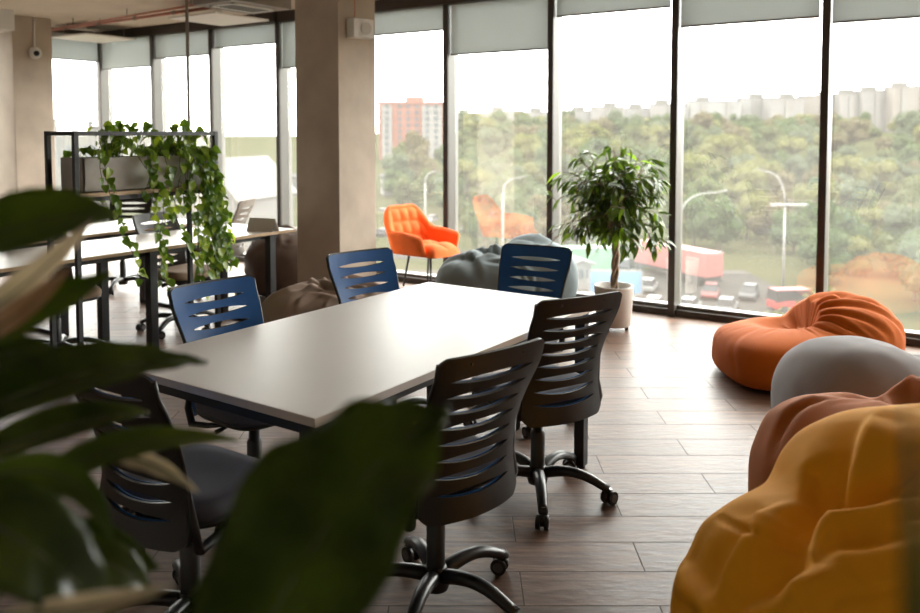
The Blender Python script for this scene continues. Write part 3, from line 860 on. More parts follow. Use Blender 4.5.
def bean_bag(label, loc, material, c0, blobs, folds, seams=(), sub=6, seed=1, lump=.02, rand=0, rand_c=None, pits=(), k=.07, amp=1.0, creases=()):
    """blobs: (centre, radii, exponent) rounded bodies melted together; pits: hollows; folds: (az0, el0, az1, el1, bend, depth, width)"""
    D, F = ico(sub)
    R = np.random.default_rng(seed)

    def dist(P, c, r, n=2.0):
        q = np.abs((P - np.array(c, float)) / np.array(r, float))
        return ((q ** n).sum(1) ** (1 / n) - 1) * min(r)

    def field(P):
        f_ = None
        for b in blobs:
            d = dist(P, *b)
            f_ = d if f_ is None else -k * np.logaddexp(-f_ / k * 2, -d / k * 2) / 2
        for b in pits:
            d = -dist(P, *b)
            f_ = k * np.logaddexp(f_ / k * 2, d / k * 2) / 2
        return f_
    C0 = np.array([0, 0, c0])
    lo = np.zeros(len(D)); hi = np.full(len(D), .9)
    found = np.zeros(len(D), bool)
    for t_ in np.linspace(.9, .05, 70):
        ins = (field(C0 + D * t_) < 0) & ~found
        lo[ins] = t_; hi[ins] = t_ + .0125; found |= ins
    for _ in range(12):
        mid = (lo + hi) / 2; ins = field(C0 + D * mid[:, None]) < 0
        lo = np.where(ins, mid, lo); hi = np.where(ins, hi, mid)
    rad = lo
    fl = list(folds)
    if rand:
        for _ in range(rand):
            a0, e0 = rand_c if rand_c else (R.uniform(-180, 180), R.uniform(-10, 70))
            a0 += R.normal() * 25; e0 += R.normal() * 14
            a1 = a0 + R.uniform(-70, 70); e1 = e0 + R.uniform(-60, 15)
            fl.append((a0, e0, a1, e1, R.uniform(-.2, .2), R.uniform(.004, .014), R.uniform(.025, .055)))
    disp = np.zeros(len(D))
    for (a0, e0, a1, e1, bend, dep, wid) in fl:
        p, q = sph(a0, e0), sph(a1, e1)
        side = np.cross(p, q); side /= (np.linalg.norm(side) + 1e-9)
        best = np.full(len(D), 9.0); bt = np.zeros(len(D)); bs = np.zeros(len(D))
        for t_ in np.linspace(0, 1, 90):
            g = p * (1 - t_) + q * t_ + side * bend * math.sin(PI * t_) + side * .015 * math.sin(7 * t_ + a0)
            g /= np.linalg.norm(g)
            dv = D - g
            dist = np.sqrt((dv * dv).sum(1))
            k = dist < best
            best[k] = dist[k]; bt[k] = t_; bs[k] = (dv @ side)[k]
        tp = np.sin(PI * np.clip(bt, 0.02, .98)) ** .5
        w1 = wid * (.5 + .5 * tp)
        sgn = np.where(bs >= 0, 1.0, -1.0)
        prof = -np.exp(-(best / w1) ** 2) + .75 * np.exp(-((best - 2.0 * w1) / (1.15 * w1)) ** 2) * np.where(sgn > 0, 1.0, .45)
        disp += dep * tp * prof
    for pts, dep, wid, ref in creases:
        wid *= 1.75 if ref is not None else 1.25; dep *= 1.12
        G = [sph(*p) for p in pts]
        best = np.full(len(D), 9.0); bs = np.zeros(len(D)); bt = np.zeros(len(D))
        nseg = len(G) - 1
        for si in range(nseg):
            p, q = G[si], G[si + 1]
            side = np.cross(p, q); side /= (np.linalg.norm(side) + 1e-9)
            if ref is not None and np.dot(side, sph(*ref) - (p + q) / 2) < 0: side = -side
            for t_ in np.linspace(0, 1, 24):
                g = p * (1 - t_) + q * t_; g /= np.linalg.norm(g)
                dv = D - g; dist_ = np.sqrt((dv * dv).sum(1)); kk = dist_ < best
                best[kk] = dist_[kk]; bs[kk] = (dv @ side)[kk]; bt[kk] = (si + t_) / nseg
        tp = np.sin(PI * np.clip(bt, .03, .97)) ** .4
        if ref is None:
            disp += dep * tp * (-np.exp(-(best / wid) ** 2) + .35 * np.exp(-((best - 2.2 * wid) / (1.4 * wid)) ** 2))
        else:
            disp += dep * tp * (np.tanh(1.5 * bs / wid) * np.exp(-(best / (2.6 * wid)) ** 2) - .45 * np.exp(-((best + .0) / (.55 * wid)) ** 2))
    for (a0, e0, a1, e1, bend) in seams:
        p, q = sph(a0, e0), sph(a1, e1)
        side = np.cross(p, q); side /= (np.linalg.norm(side) + 1e-9)
        best = np.full(len(D), 9.0)
        for t_ in np.linspace(0, 1, 60):
            g = p * (1 - t_) + q * t_ + side * bend * math.sin(PI * t_); g /= np.linalg.norm(g)
            dv = D - g; best = np.minimum(best, np.sqrt((dv * dv).sum(1)))
        disp += -.007 * np.exp(-(best / .016) ** 2)
    so = seed * 3.7
    ns = np.array([noise.noise(Vector((d[0] * 2.1 + so, d[1] * 2.1, d[2] * 2.1))) + .45 * noise.noise(Vector((d[0] * 5 + so, d[1] * 5, d[2] * 5))) for d in D])
    rad = rad + amp * disp + lump * ns
    P = D * rad[:, None]; P[:, 2] += c0
    z = P[:, 2]
    P[:, 2] = np.where(z < .07, .07 * np.exp((np.minimum(z, .07) - .07) / .09), z)
    k = P[:, 2] < .012
    P[:, 2] = np.maximum(P[:, 2], 0)
    P[:, 2] -= P[:, 2].min()
    m = MB(); m.add(P.tolist(), F, 0, True)
    o = m.build('bean_bag', material)
    o.location = (loc[0], loc[1], 0); o.rotation_euler = (0, 0, YAW)
    return tag(o, label, 'bean bag', 'bean bags')


# orange bag by the glass: boxy seat on the left, arched back folded over on the right
f = [(120, 84, -5, 50, .36, .030, .075), (150, 86, -12, 36, .26, .028, .07), (190, 84, -18, 24, .16, .026, .06), (215, 80, -26, 12, .08, .022, .055), (235, 72, -42, 14, .05, .020, .05), (250, 66, -58, 20, .0, .016, .045), (245, 55, -76, 24, .0, .012, .04),
     (150, 55, 95, 40, .1, .035, .08), (175, 48, 205, 52, .1, .02, .05), (200, 44, 240, 22, .1, .010, .035), (215, 46, 258, 20, .1, .010, .035), (188, 44, 212, 15, .1, .010, .035), (170, 42, 186, 12, .0, .012, .04), (-168, 25, -150, -12, .05, .008, .035)]
bean_bag('bright orange bean bag with an arched back, standing closest to the big window', (-.985, 5.45), M['bag_orange'], .19,
         [((-.21, -.09, .15), (.36, .39, .170), 3.4), ((.25, .06, .235), (.32, .40, .262), 2.3), ((-.02, .0, .16), (.40, .40, .18), 2.8)], f, [(-172, 40, -40, 16, .30), (178, 35, 176, -30, 0)], 6, 5, .010, 0, pits=[((-.10, .05, .365), (.20, .15, .085), 2.0)], k=.045)
# grey smooth bag
f = [(-170, 20, -140, -15, .05, .010, .05), (100, 60, 20, 40, .1, .016, .08), (-80, 10, -20, 25, .1, .008, .05)]
bean_bag('smooth light grey bean bag between the bright orange one and the rust one', (-.31, 4.04), M['bag_grey'], .25,
         [((-.22, .02, .30), (.34, .37, .315), 2.3), ((.24, .06, .22), (.40, .36, .29), 2.3)], f, [(178, -8, 100, 80, .25), (-120, 75, -10, 40, -.1)], 6, 9, .010, k=.07)
# rust bag
f = [(100, 80, 10, 40, .2, .038, .075), (60, 75, -10, 35, .1, .032, .07), (20, 70, -40, 40, .1, .03, .06), (178, 74, -60, 62, -.1, .035, .07), (150, 74, 30, 50, .15, .03, .06),
     (120, 60, 170, 48, .1, .03, .06)]
bean_bag('rust-brown bean bag with a crumpled dark top, right behind the mustard one', (-.185, 3.125), M['bag_rust'], .28,
         [((-.24, -.06, .32), (.33, .38, .335), 2.5), ((.20, .07, .33), (.38, .30, .33), 2.3), ((.05, -.2, .26), (.40, .25, .28), 2.4)], f, [(-170, 45, -30, 20, .2)], 6, 21, .014, 6, (20, 66), creases=[([(176, 64), (178, 50), (-178, 36), (-172, 22)], .016, .03, None), ([(-170, 66), (-140, 62), (-110, 60), (-80, 60)], .028, .035, (-110, 40)), ([(150, 70), (-170, 72), (-120, 70)], .02, .03, None)], pits=[((.0, .06, .67), (.24, .11, .10), 2.0)], k=.04)
# mustard bag in the foreground: overhanging upper lobes over a flatter wedge
f = [(60, 66, -50, 52, -.16, .030, .065), (-125, 58, -40, 30, .1, .022, .05), (-115, 40, -60, 22, .1, .022, .05)]
cr = [([(-120, 72), (-134, 70), (-149, 65), (-159, 59), (-165, 54), (-169, 51), (-167, 46), (-164, 42), (-158, 36), (-154, 32)], .034, .040, (-130, 45)),
      ([(150, 58), (153, 54), (179, 47), (-172, 40), (-167, 35), (-164, 30)], .016, .030, (160, 30)),
      ([(165, 27), (172, 29), (-174, 33), (-167, 35), (-159, 37)], .008, .012, None),
      ([(-150, 34), (-153, 32), (-155, 26), (-159, 22), (-161, 16)], .026, .036, (-140, 20)),
      ([(-125, 52), (-137, 49), (-144, 45), (-149, 42), (-150, 37)], .024, .036, (-140, 33)),
      ([(105, 65), (157, 66), (175, 60), (-171, 52)], .024, .032, (-160, 68)),
      ([(165, 12), (170, 14), (-175, 16), (-167, 16), (-158, 13)], .018, .030, (-170, 0)),
      ([(168, 2), (172, 4), (-178, 8), (-169, 12)], .014, .026, None),
      ([(-120, 41), (-127, 39), (-134, 35), (-140, 31), (-142, 26)], .007, .012, None),
      ([(-167, 84), (-167, 72), (-168, 63)], .016, .030, None),
      ([(176, 40), (177, 36), (-176, 32), (-174, 26), (-173, 18)], .020, .032, (-160, 25)),
      ([(-110, 30), (-122, 26), (-132, 20), (-140, 8)], .022, .04, (-120, 10)), ([(-100, 66), (-118, 60), (-135, 56)], .02, .035, (-110, 50))]
bean_bag('big mustard yellow bean bag in the right foreground', (-.10, 2.05), M['bag_yellow'], .40,
         [((-.235, -.04, .34), (.315, .40, .375), 2.5), ((.07, -.20, .42), (.37, .34, .39), 2.3), ((.14, .16, .52), (.42, .31, .345), 2.5), ((-.03, .0, .22), (.48, .44, .25), 2.6)], f, (), 7, 33, .016, 0, k=.04, creases=cr)
# slate bag behind the table
f = [(175, 45, -140, 40, .35, .05, .09), (180, 20, -120, 20, .2, .03, .08), (-130, 60, -60, 60, .1, .035, .07), (-120, 40, -70, 20, .1, .024, .06), (-100, 45, -60, 15, .1, .022, .055), (120, 72, 10, 60, .2, .05, .08), (90, 60, -20, 50, .1, .04, .07), (-80, 65, -20, 30, .1, .03, .065), (165, 65, -100, 62, -.2, .045, .08)]
bean_bag('slate blue-grey bean bag behind the window end of the white table', (-3.31, 5.68), M['bag_teal'], .26,
         [((-.16, -.04, .26), (.42, .40, .32), 2.4), ((.24, .08, .33), (.35, .34, .33), 2.2)], f, (), 6, 41, .016, 6)
# taupe crumpled bag in front of the column
f = [(170, 60, -170, 20, .1, .03, .07), (140, 70, -150, 45, .1, .045, .08), (-160, 65, -60, 50, -.1, .045, .08), (-170, 50, -40, 40, .12, .04, .075), (170, 45, -80, 70, .2, .04, .07), (120, 60, 20, 60, .1, .04, .07), (-100, 72, -20, 40, .1, .032, .07), (-130, 50, -60, 30, .1, .028, .06), (-150, 75, -20, 62, .15, .035, .06)]
bean_bag('taupe crumpled bean bag lying in front of the concrete column', (-3.80, 4.20), M['bag_taupe'], .20,
         [((-.10, 0, .22), (.43, .40, .27), 2.5), ((.22, .05, .22), (.36, .36, .27), 2.4)], f, (), 6, 51, .016, 8, (-90, 60))
bean_bag('dark brown bean bag slumped behind the desk end, left of the concrete column', (-5.62, 5.50), M['bag_brown'], .28,
         [((0, 0, .27), (.36, .38, .34), 2.4), ((.1, .0, .28), (.34, .34, .34), 2.2)], [(160, 60, 60, 55, .1, .03, .07), (-150, 55, -60, 55, .2, .03, .06), (-120, 70, -100, 0, .1, .015, .05)], (), 5, 61, .02, 4)

# ------------------------------------------------------------------ ficus in its pot
fx, fy = -2.455, 5.86
r = tag(empty('potted_ficus', (fx, fy, 0)), 'bushy ficus tree with braided trunk in a pale grey pot by the window', 'potted plant')
m = MB(); m.lathe([(0, .035), (.122, .035), (.132, .045), (.150, .33), (.150, .345), (.140, .345), (.136, .30), (0, .30)], n=40); m.build('pot', M['pot'], r)
for k in range(3):
    a = k * 2 * PI / 3 + .35
    m = MB(); m.tube([(.10 * math.cos(a), .10 * math.sin(a), 0), (.10 * math.cos(a), .10 * math.sin(a), .04)], [.014, .017], 10); m.build('pot_foot', M['black_plastic'], r)
m = MB(); m.lathe([(0, .305), (.137, .302), (.137, .30)], n=24); m.build('soil', M['soil'], r)
m = MB()
for k in range(3):
    pts = []
    for i in range(31):
        q = i / 30
        a = 2 * PI * (k / 3) + q * 9.5
        rr = .020 - .004 * q + .012 * max(0, q - .8) / .2
        pts.append((rr * math.cos(a) + .01 * math.sin(3 * q), rr * math.sin(a), .30 + .56 * q))
    m.tube(pts, [.015 - .004 * i / 30 for i in range(31)], 8)
m.build('braided_trunk', M['bark'], r)
RF = random.Random(5)
br, lf = MB(), MB()


def ficus_leaf(P, d, up):
    L = RF.uniform(.085, .135)
    heart_leaf(lf, P, d, up, L, L * RF.uniform(.27, .34), 1 if RF.random() < .16 else 0, RF.uniform(.15, .5), heart=False)


for k in range(60):
    az = RF.uniform(0, 2 * PI)
    el = RF.uniform(-.5, 1.45)
    reach = RF.uniform(.26, .50) * (1.0 if el < .9 else 1.10)
    z0 = RF.uniform(.74, .95)
    d = Vector((math.cos(az) * math.cos(el), math.sin(az) * math.cos(el), math.sin(el)))
    P0 = Vector((.01 * math.cos(az), .01 * math.sin(az), z0))
    P2 = P0 + Vector((d.x * reach, d.y * reach, d.z * reach * .95 + .02))
    P2.z = min(P2.z, 1.47)
    Pm = (P0 + P2) / 2 + Vector((0, 0, .07 * math.cos(el)))
    pts = through(P0, Pm, P2 - Vector((0, 0, .05 * math.cos(el))), 9)
    br.tube(pts, [.0065 - .0005 * i for i in range(9)], 5, caps=False)
    for j in range(2, 9):
        # twigs
        for _ in range(RF.choice((1, 1, 2))):
            tw = (Vector((RF.gauss(0, 1), RF.gauss(0, 1), RF.gauss(-.15, .6))).normalized() + d * .7).normalized() * RF.uniform(.05, .16)
            q0 = pts[j]; q1 = q0 + tw - Vector((0, 0, .02))
            br.tube([q0, (q0 + q1) / 2 + Vector((0, 0, .012)), q1], [.0025, .002, .0015], 4, caps=False)
            for s in range(RF.choice((2, 3, 4))):
                base = q0.lerp(q1, RF.uniform(.35, 1.0))
                if base.x < -.16 and base.z < .76: continue
                out = Vector((base.x, base.y, 0)).normalized() if base.xy.length > .02 else Vector((1, 0, 0))
                dl = (out * RF.uniform(.1, .9) + tw.normalized() * .5 + Vector((RF.gauss(0, .4), RF.gauss(0, .4), RF.uniform(-1.3, .05)))).normalized()
                upv = Vector((RF.gauss(0, .35), RF.gauss(0, .35), 1)) + out * .6
                ficus_leaf(base, dl, upv)
br.build('branches', M['bark'], r)
lf.build('foliage', [M['ficus'], M['ficus_light']], r)

# ------------------------------------------------------------------ peace lily in the foreground, on a tall planter
r = tag(empty('peace_lily', (-.86, .27, 0)), 'large-leaved peace lily filling the left foreground, out of focus', 'plant')
off = Vector((-.86, .27, 0))
m = MB(); m.lathe([(0, 0), (.15, 0), (.155, .01), (.17, .78), (.17, .80), (.155, .80), (.15, .76), (0, .76)], n=32); m.build('tall_planter', M['planter'], r)
m = MB(); m.lathe([(0, .765), (.152, .762), (.152, .755)], n=20); m.build('soil', M['soil'], r)


def big_leaf(name, pts, W, mats, roll=0.0, fold=.25, stem=True, wavy=.0, crinkle=.0, shape=(.42, 1.0), seed=0, nseg=26, tipcurl=0.0, stem_from=None):
    """pts: base, middle, tip of the midrib in room coordinates"""
    R = random.Random(seed)
    C = through(*[Vector(p) for p in pts], nseg) if len(pts) == 3 else cubic(*pts, nseg)
    m = MB(); V = []
    nw = 9
    for i, p in enumerate(C):
        t_ = i / (nseg - 1)
        T = (C[min(i + 1, nseg - 1)] - C[max(i - 1, 0)]).normalized()
        toc = Vector((0, 0, 1.0))
        side = T.cross(toc)
        side = side.normalized() if side.length > 1e-4 else Vector((1, 0, 0))
        nrm = side.cross(T).normalized()
        rot = Matrix.Rotation(roll, 3, T)
        side = rot @ side; nrm = rot @ nrm
        pk, pw = shape
        wv = (math.sin(PI * min(1, t_ ** (math.log(.5) / math.log(pk)))) ** .8) * (1 - .25 * t_) if 0 < t_ < 1 else 0.0
        row = []
        for j in range(nw):
            q = -1 + 2 * j / (nw - 1)
            wob = wavy * math.sin(t_ * 21 + q * 2 + seed) * abs(q) * W + crinkle * W * t_ ** 2 * math.sin(t_ * 34 - abs(q) * 5 + q)
            rib = .016 * W * math.sin(t_ * 60 - abs(q) * 9)
            row.append(p - off + side * (q * W * wv) + nrm * (fold * W * wv * abs(q) ** 1.4 - fold * .3 * W * wv * q * q + wob + rib))
        V.append(row)
    m.grid(V)
    o = m.build(name, mats, r)
    o.modifiers.new('solid', 'SOLIDIFY').thickness = .0006
    mm = MB(); mm.tube([p - off for p in C[:-2]], [.0024 * (1 - .75 * i / nseg) for i in range(nseg - 2)], 6)
    if stem:
        b0 = stem_from or (off + Vector((R.uniform(-.04, .04), R.uniform(-.04, .04), .77)))
        b0 = Vector(b0)
        mm.tube([p - off for p in bez(b0, (b0 + Vector(pts[0])) / 2 + Vector((0, 0, .12)), pts[0], 12)], [.0045 - .00015 * i for i in range(12)], 7)
    mm.build('petiole' if stem else 'midrib', M['stem'], o)
    return o


LI, LM, LP, LT = M['lily'], M['lily_mid'], M['lily_pale'], M['lily_tan']
big_leaf('leaf', [(-.783, .339, 1.400), (-.723, .405, 1.436), (-.699, .469, 1.435)], .040, LM, roll=.75, fold=.35, seed=1)
big_leaf('flower_bract', [(-.760, .351, 1.342), (-.709, .387, 1.385), (-.683, .432, 1.437)], .016, LP, roll=1.0, fold=.5, seed=2)
big_leaf('flower_bract', [(-.733, .345, 1.334), (-.698, .370, 1.360), (-.681, .408, 1.397)], .014, LT, roll=.9, fold=.4, seed=3)
big_leaf('leaf', [(-.801, .369, 1.312), (-.750, .418, 1.350), (-.720, .475, 1.379)], .025, LM, roll=.8, fold=.3, seed=4)
big_leaf('leaf', [(-.865, .368, 1.215), (-.791, .480, 1.265), (-.762, .619, 1.248)], .046, LI, roll=.45, fold=.35, crinkle=.06, seed=5)
big_leaf('leaf', [(-.963, .419, 1.140), (-.854, .494, 1.192), (-.815, .580, 1.191)], .036, LI, roll=.4, fold=.3, seed=6)
big_leaf('leaf', [(-.733, .394, 1.186), (-.702, .476, 1.210), (-.650, .569, 1.196)], .022, LM, roll=.5, fold=.25, seed=7)
big_leaf('leaf', [(-.771, .488, 1.184), (-.728, .516, 1.172), (-.685, .543, 1.142)], .012, LP, roll=.6, fold=.2, wavy=.1, seed=8)
big_leaf('leaf', [(-.641, .279, 1.245), (-.598, .328, 1.195), (-.574, .375, 1.120)], .042, LI, roll=.8, fold=.3, crinkle=.08, seed=9)
big_leaf('leaf', [(-.755, .344, 1.201), (-.682, .393, 1.214), (-.642, .416, 1.153)], .018, LM, roll=.9, fold=.3, seed=10)
big_leaf('leaf', [(-.400, .315, 1.11), (-.398, .365, 1.205), (-.378, .440, 1.285), (-.345, .506, 1.304)], .080, LI, roll=.30, fold=.35, wavy=.07, crinkle=.07, shape=(.55, 1), seed=11, nseg=34)
big_leaf('leaf', [(-.602, .299, 1.160), (-.547, .335, 1.168), (-.514, .382, 1.172)], .012, LP, roll=.5, fold=.3, seed=12)
big_leaf('leaf', [(-.772, .422, 1.098), (-.732, .471, 1.083), (-.713, .505, 1.036)], .026, LI, roll=.8, fold=.3, seed=13)
big_leaf('leaf', [(-.82, .42, 1.06), (-.77, .46, 1.085), (-.72, .52, 1.06)], .045, LI, roll=.7, fold=.3, seed=14)
big_leaf('leaf', [(-.90, .36, 1.24), (-.83, .40, 1.29), (-.78, .45, 1.30)], .035, LI, roll=.6, fold=.3, seed=15)

# strap-leaved plant just right of the camera: one blade reaches into the edge of the view
r = tag(empty('strap_leaf_plant', (.06, .36, 0)), 'blurred upright strap leaf at the far right edge, in front of the mustard bean bag', 'plant')
m = MB(); m.lathe([(0, 0), (.11, 0), (.12, .26), (.11, .26), (.105, .23), (0, .23)], n=28); m.build('pot', M['pot'], r)
m = MB(); m.lathe([(0, .235), (.106, .232), (.106, .225)], n=20); m.build('soil', M['soil'], r)
for k, (dx, dy, hh, wd) in enumerate(((-.083, -.066, 1.44, .011), (.07, .02, 1.2, .02), (.05, .08, 1.1, .02), (.03, -.10, 1.15, .02))):
    m = MB(); V = []
    for i in range(24):
        q = i / 23
        cx, cy, z = dx * q ** .8, dy * q ** .8, .22 + (hh - .22) * q
        ww = wd * (math.sin(PI * (.12 + .88 * q)) ** .6)
        sx, sy = CY, SY
        V.append([(cx - sx * ww, cy - sy * ww, z), (cx + sy * ww * .3, cy - sx * ww * .3, z), (cx + sx * ww, cy + sy * ww, z)])
    m.grid(V); m.build('leaf', M['lily'], r, solid=.001)

# ------------------------------------------------------------------ ceiling and wall fittings
def panel(c, lab):
    r = tag(empty('ceiling_panel', (c[0], c[1], c[2])), lab, 'ceiling panel', 'white panels hung below the ceiling')
    hx, hy = .37, .355
    m = MB(); m.b2((-hx, -hy, 0), (hx, hy, .02)); m.build('panel_board', M['panel'], r, .004)
    for sx in (-1, 1):
        for sy in (-1, 1):
            m = MB(); m.tube([(sx * hx * .7, sy * hy * .7, .02), (sx * hx * .7, sy * hy * .7, H - c[2])], .003, 6); m.build('hanging_wire', M['steel'], r)


panel((-9.62, 6.15, 2.70), 'flat white panel hanging below the ceiling at the far left window corner')
panel((-6.91, 5.85, 2.70), 'flat white panel hanging below the ceiling beside the air unit')
r = tag(empty('ceiling_air_unit', (-5.89, 5.27, 2.66)), 'dark ceiling air unit with a white framed grille underneath', 'air conditioner')
m = MB(); m.b2((-.28, -.34, .012), (.28, .34, .20)); m.build('housing', M['duct'], r, .004)
m = MB()
for lo, hi in (((-.15, -.26, 0), (-.128, .26, .014)), ((.128, -.26, 0), (.15, .26, .014)), ((-.15, -.26, 0), (.15, -.238, .014)), ((-.15, .238, 0), (.15, .26, .014))):
    m.b2(lo, hi)
m.build('grille_frame', M['white_plastic'], r)
m = MB()
for k in range(9):
    m.box((0, -.21 + k * .0525, .006), (.256, .03, .006), M=None)
m.build('grille', M['grille'], r)
r = tag(empty('wall_air_unit', (-8.55, 4.15, 2.42)), 'stepped white duct unit hanging at the top left corner', 'air conditioner')
m = MB(); m.b2((-.62, -.45, .10), (.40, .22, .30)); m.build('housing', M['white_plastic'], r, .01)
m = MB(); m.b2((-.62, -.45, .0), (.15, .05, .10)); m.build('lower_step', M['white_plastic'], r, .01)
m = MB()
for sx in (-.4, .25): m.tube([(sx, -.1, .30), (sx, -.1, H - 2.42)], .006, 6)
m.build('hanger', M['steel'], r)

pd = Vector((2.9, -.118, 0))
r = tag(empty('sprinkler_pipe', (-9.95, 5.80, 2.80)), 'thick red sprinkler pipe running under the ceiling', 'pipe', 'red pipes under the ceiling')
m = MB(); m.tube([(0, 0, 0), (3.55, -.146, 0)], .017, 10); m.build('pipe_run', M['copper'], r)
for k in range(5):
    q = .35 + k * .72
    m = MB(); m.tube([(q - .025, -.0412 * q, 0), (q + .025, -.0412 * (q + .05), 0)], .024, 10); m.tube([(q, -.0412 * q, .015), (q, -.0412 * q, .059)], .004, 6); m.build('pipe_clamp', M['duct'], r)
r = tag(empty('sprinkler_pipe', (-9.95, 5.66, 2.775)), 'thinner red sprinkler pipe just below and in front of the thick one', 'pipe', 'red pipes under the ceiling')
m = MB(); m.tube([(0, 0, 0), (3.55, -.324, 0)], .011, 10); m.build('pipe_run', M['copper'], r)
for k in range(3):
    q = .8 + k * 1.2
    m = MB(); m.tube([(q, -.0912 * q, .008), (q, -.0912 * q, .084)], .004, 6); m.build('pipe_clamp', M['duct'], r)
r = tag(empty('power_pole', (-5.56, 4.38, 0)), 'thin grey vertical pole from floor to ceiling behind the planters', 'pole')
m = MB(); m.tube([(0, 0, 0), (0, 0, H)], .014, 10); m.build('pole', M['steel'], r)
m = MB(); m.lathe([(.014, 0), (.045, 0), (.045, .012), (.014, .014)], n=18); m.build('base_plate', M['steel'], r)

r = tag(empty('security_camera', (-9.45, 5.28, 2.445)), 'white round security camera on the left concrete column', 'camera')
m = MB(); m.tube([(0, 0, 0), (.03, 0, 0)], .07, 24); m.build('mount', M['white_plastic'], r)
m = MB(); m.tube([(.03, 0, 0), (.055, -.01, -.004), (.085, -.02, -.010)], [.066, .062, .046], 24); m.build('camera_body', M['white_plastic'], r)
m = MB(); m.tube([(.082, -.02, -.010), (.095, -.025, -.013)], [.034, .028], 20); m.build('lens', M['lens'], r)
m = MB(); m.tube([(.012, 0, .07), (.012, .0, .25), (.012, 0, .412)], .008, 8); m.build('cable_conduit', M['white_plastic'], r)
r = tag(empty('wall_speaker', (-4.485, 5.19, 2.365)), 'small white loudspeaker box on the right face of the concrete column', 'speaker')
m = MB(); Mr = Matrix.Rotation(math.radians(-16), 3, 'Z')
m.box((.075, -.005, 0), (.11, .20, .155), M=Mr); m.build('speaker_box', M['white_plastic'], r, .008)
m = MB(); c = Mr @ Vector((.058, 0, 0)); ex = Mr @ Vector((1, 0, 0))
p0 = Vector((.075, -.005, 0)) + c + Mr @ Vector((0, .02, 0)); m.tube([p0, p0 + ex * .004], .052, 24); m.build('grille', M['paper'], r)
m = MB(); m.b2((0, -.03, -.03), (.03, .03, .03)); m.build('mount', M['black_plastic'], r)
m = MB(); m.tube(through((.02, -.07, .495), (.025, -.02, .30), (.05, -.045, .07), 12), .0045, 6); m.build('cable', M['orange_cable'], r)

# ------------------------------------------------------------------ outside: ground, wooded slope, buildings, car park
GZ = -16.0
def sst(a, b, x):
    t_ = max(0.0, min(1.0, (x - a) / (b - a)))
    return t_ * t_ * (3 - 2 * t_)


def gz(X, Y):
    if Y < 20: return GZ
    return GZ + 18.0 * sst(108, 560, Y) * sst(-.20, -.08, X / Y)


X0 = {}
XM = dict(
    grass=mat('dry_grass', spec=.0, rough=.95, col=(0.021, 0.025, 0.011), col2=(0.032, 0.031, 0.016), vscale=.05),
    asphalt=mat('asphalt', (0.027, 0.026, 0.024), 0.95, spec=0.0, var=.12, vscale=.15),
    kerb=mat('paving', (0.041, 0.038, 0.035), 0.95, spec=0.0),
    trunk=mat('tree_bark', (0.026, 0.020, 0.014), 0.9),
    brick=mat('red_brick_wall', (0.094, 0.039, 0.027), 0.9, var=.1, vscale=.8),
    pale=mat('pale_render', (0.05, 0.048, 0.044), 0.9, var=.05, vscale=.3),
    white=mat('white_cladding', (0.096, 0.093, 0.088), 0.9, spec=0.1, var=.03, vscale=.3),
    winglass=mat('dark_window', (0.03, 0.035, 0.04), 0.5, spec=.2),
    tyre=mat('tyre', (0.005, 0.005, 0.005), 0.8),
    carglass=mat('car_glass', rough=.4, spec=.12, col=(0.008, 0.009, 0.010)),
    lamp=mat('lamp_post_grey', (0.094, 0.092, 0.086), 0.5, var=.1),
    lorry=mat('lorry_red', (0.120, 0.034, 0.029), 0.6, var=.1, vscale=.6),
    green=mat('green_container', (0.034, 0.094, 0.050), 0.6, var=.08, vscale=.6),
    sign_blue=mat('blue_board', (0.037, 0.084, 0.144), 0.5, var=.1, vscale=.3),
    roof_grey=mat('grey_roof', (0.041, 0.041, 0.041), 0.9, spec=0.0, var=.1, vscale=.3),
)
V = []
for i in range(82):
    d_ = 1.0 if i == 0 else 9.0 * (1.085 ** (i - 1))
    row = []
    for k in range(181):
        an = 2 * PI * k / 180
        # finer spacing towards the valley in front of the glazing
        an = an - .55 * math.sin(an)
        X, Y = d_ * math.sin(an), d_ * math.cos(an)
        p = view(X, Y)
        row.append((p[0], p[1], gz(X, Y) + .6 * noise.noise(Vector((X * .03, Y * .03, 0))) * sst(112, 170, Y)))
    V.append(row)
m = MB(); m.grid(V); tag(m.build('ground', XM['grass']), kind='structure')


def slab(name, X0_, X1_, Y0_, Y1_, z, mt):
    a = [view(X0_, Y0_), view(X1_, Y0_), view(X1_, Y1_), view(X0_, Y1_)]
    m = MB(); m.add([(p[0], p[1], z) for p in a] + [(p[0], p[1], z - .3) for p in a], [(0, 1, 2, 3), (0, 4, 5, 1), (1, 5, 6, 2), (2, 6, 7, 3), (3, 7, 4, 0)])
    return tag(m.build(name, mt), kind='structure')


slab('road', -160, 36, 30, 100, GZ + .06, XM['asphalt'])
slab('path', -160, 36, 100, 103, GZ + .12, XM['kerb'])
slab('road', -24, 6, 113, 330, GZ + .05, XM['asphalt'])

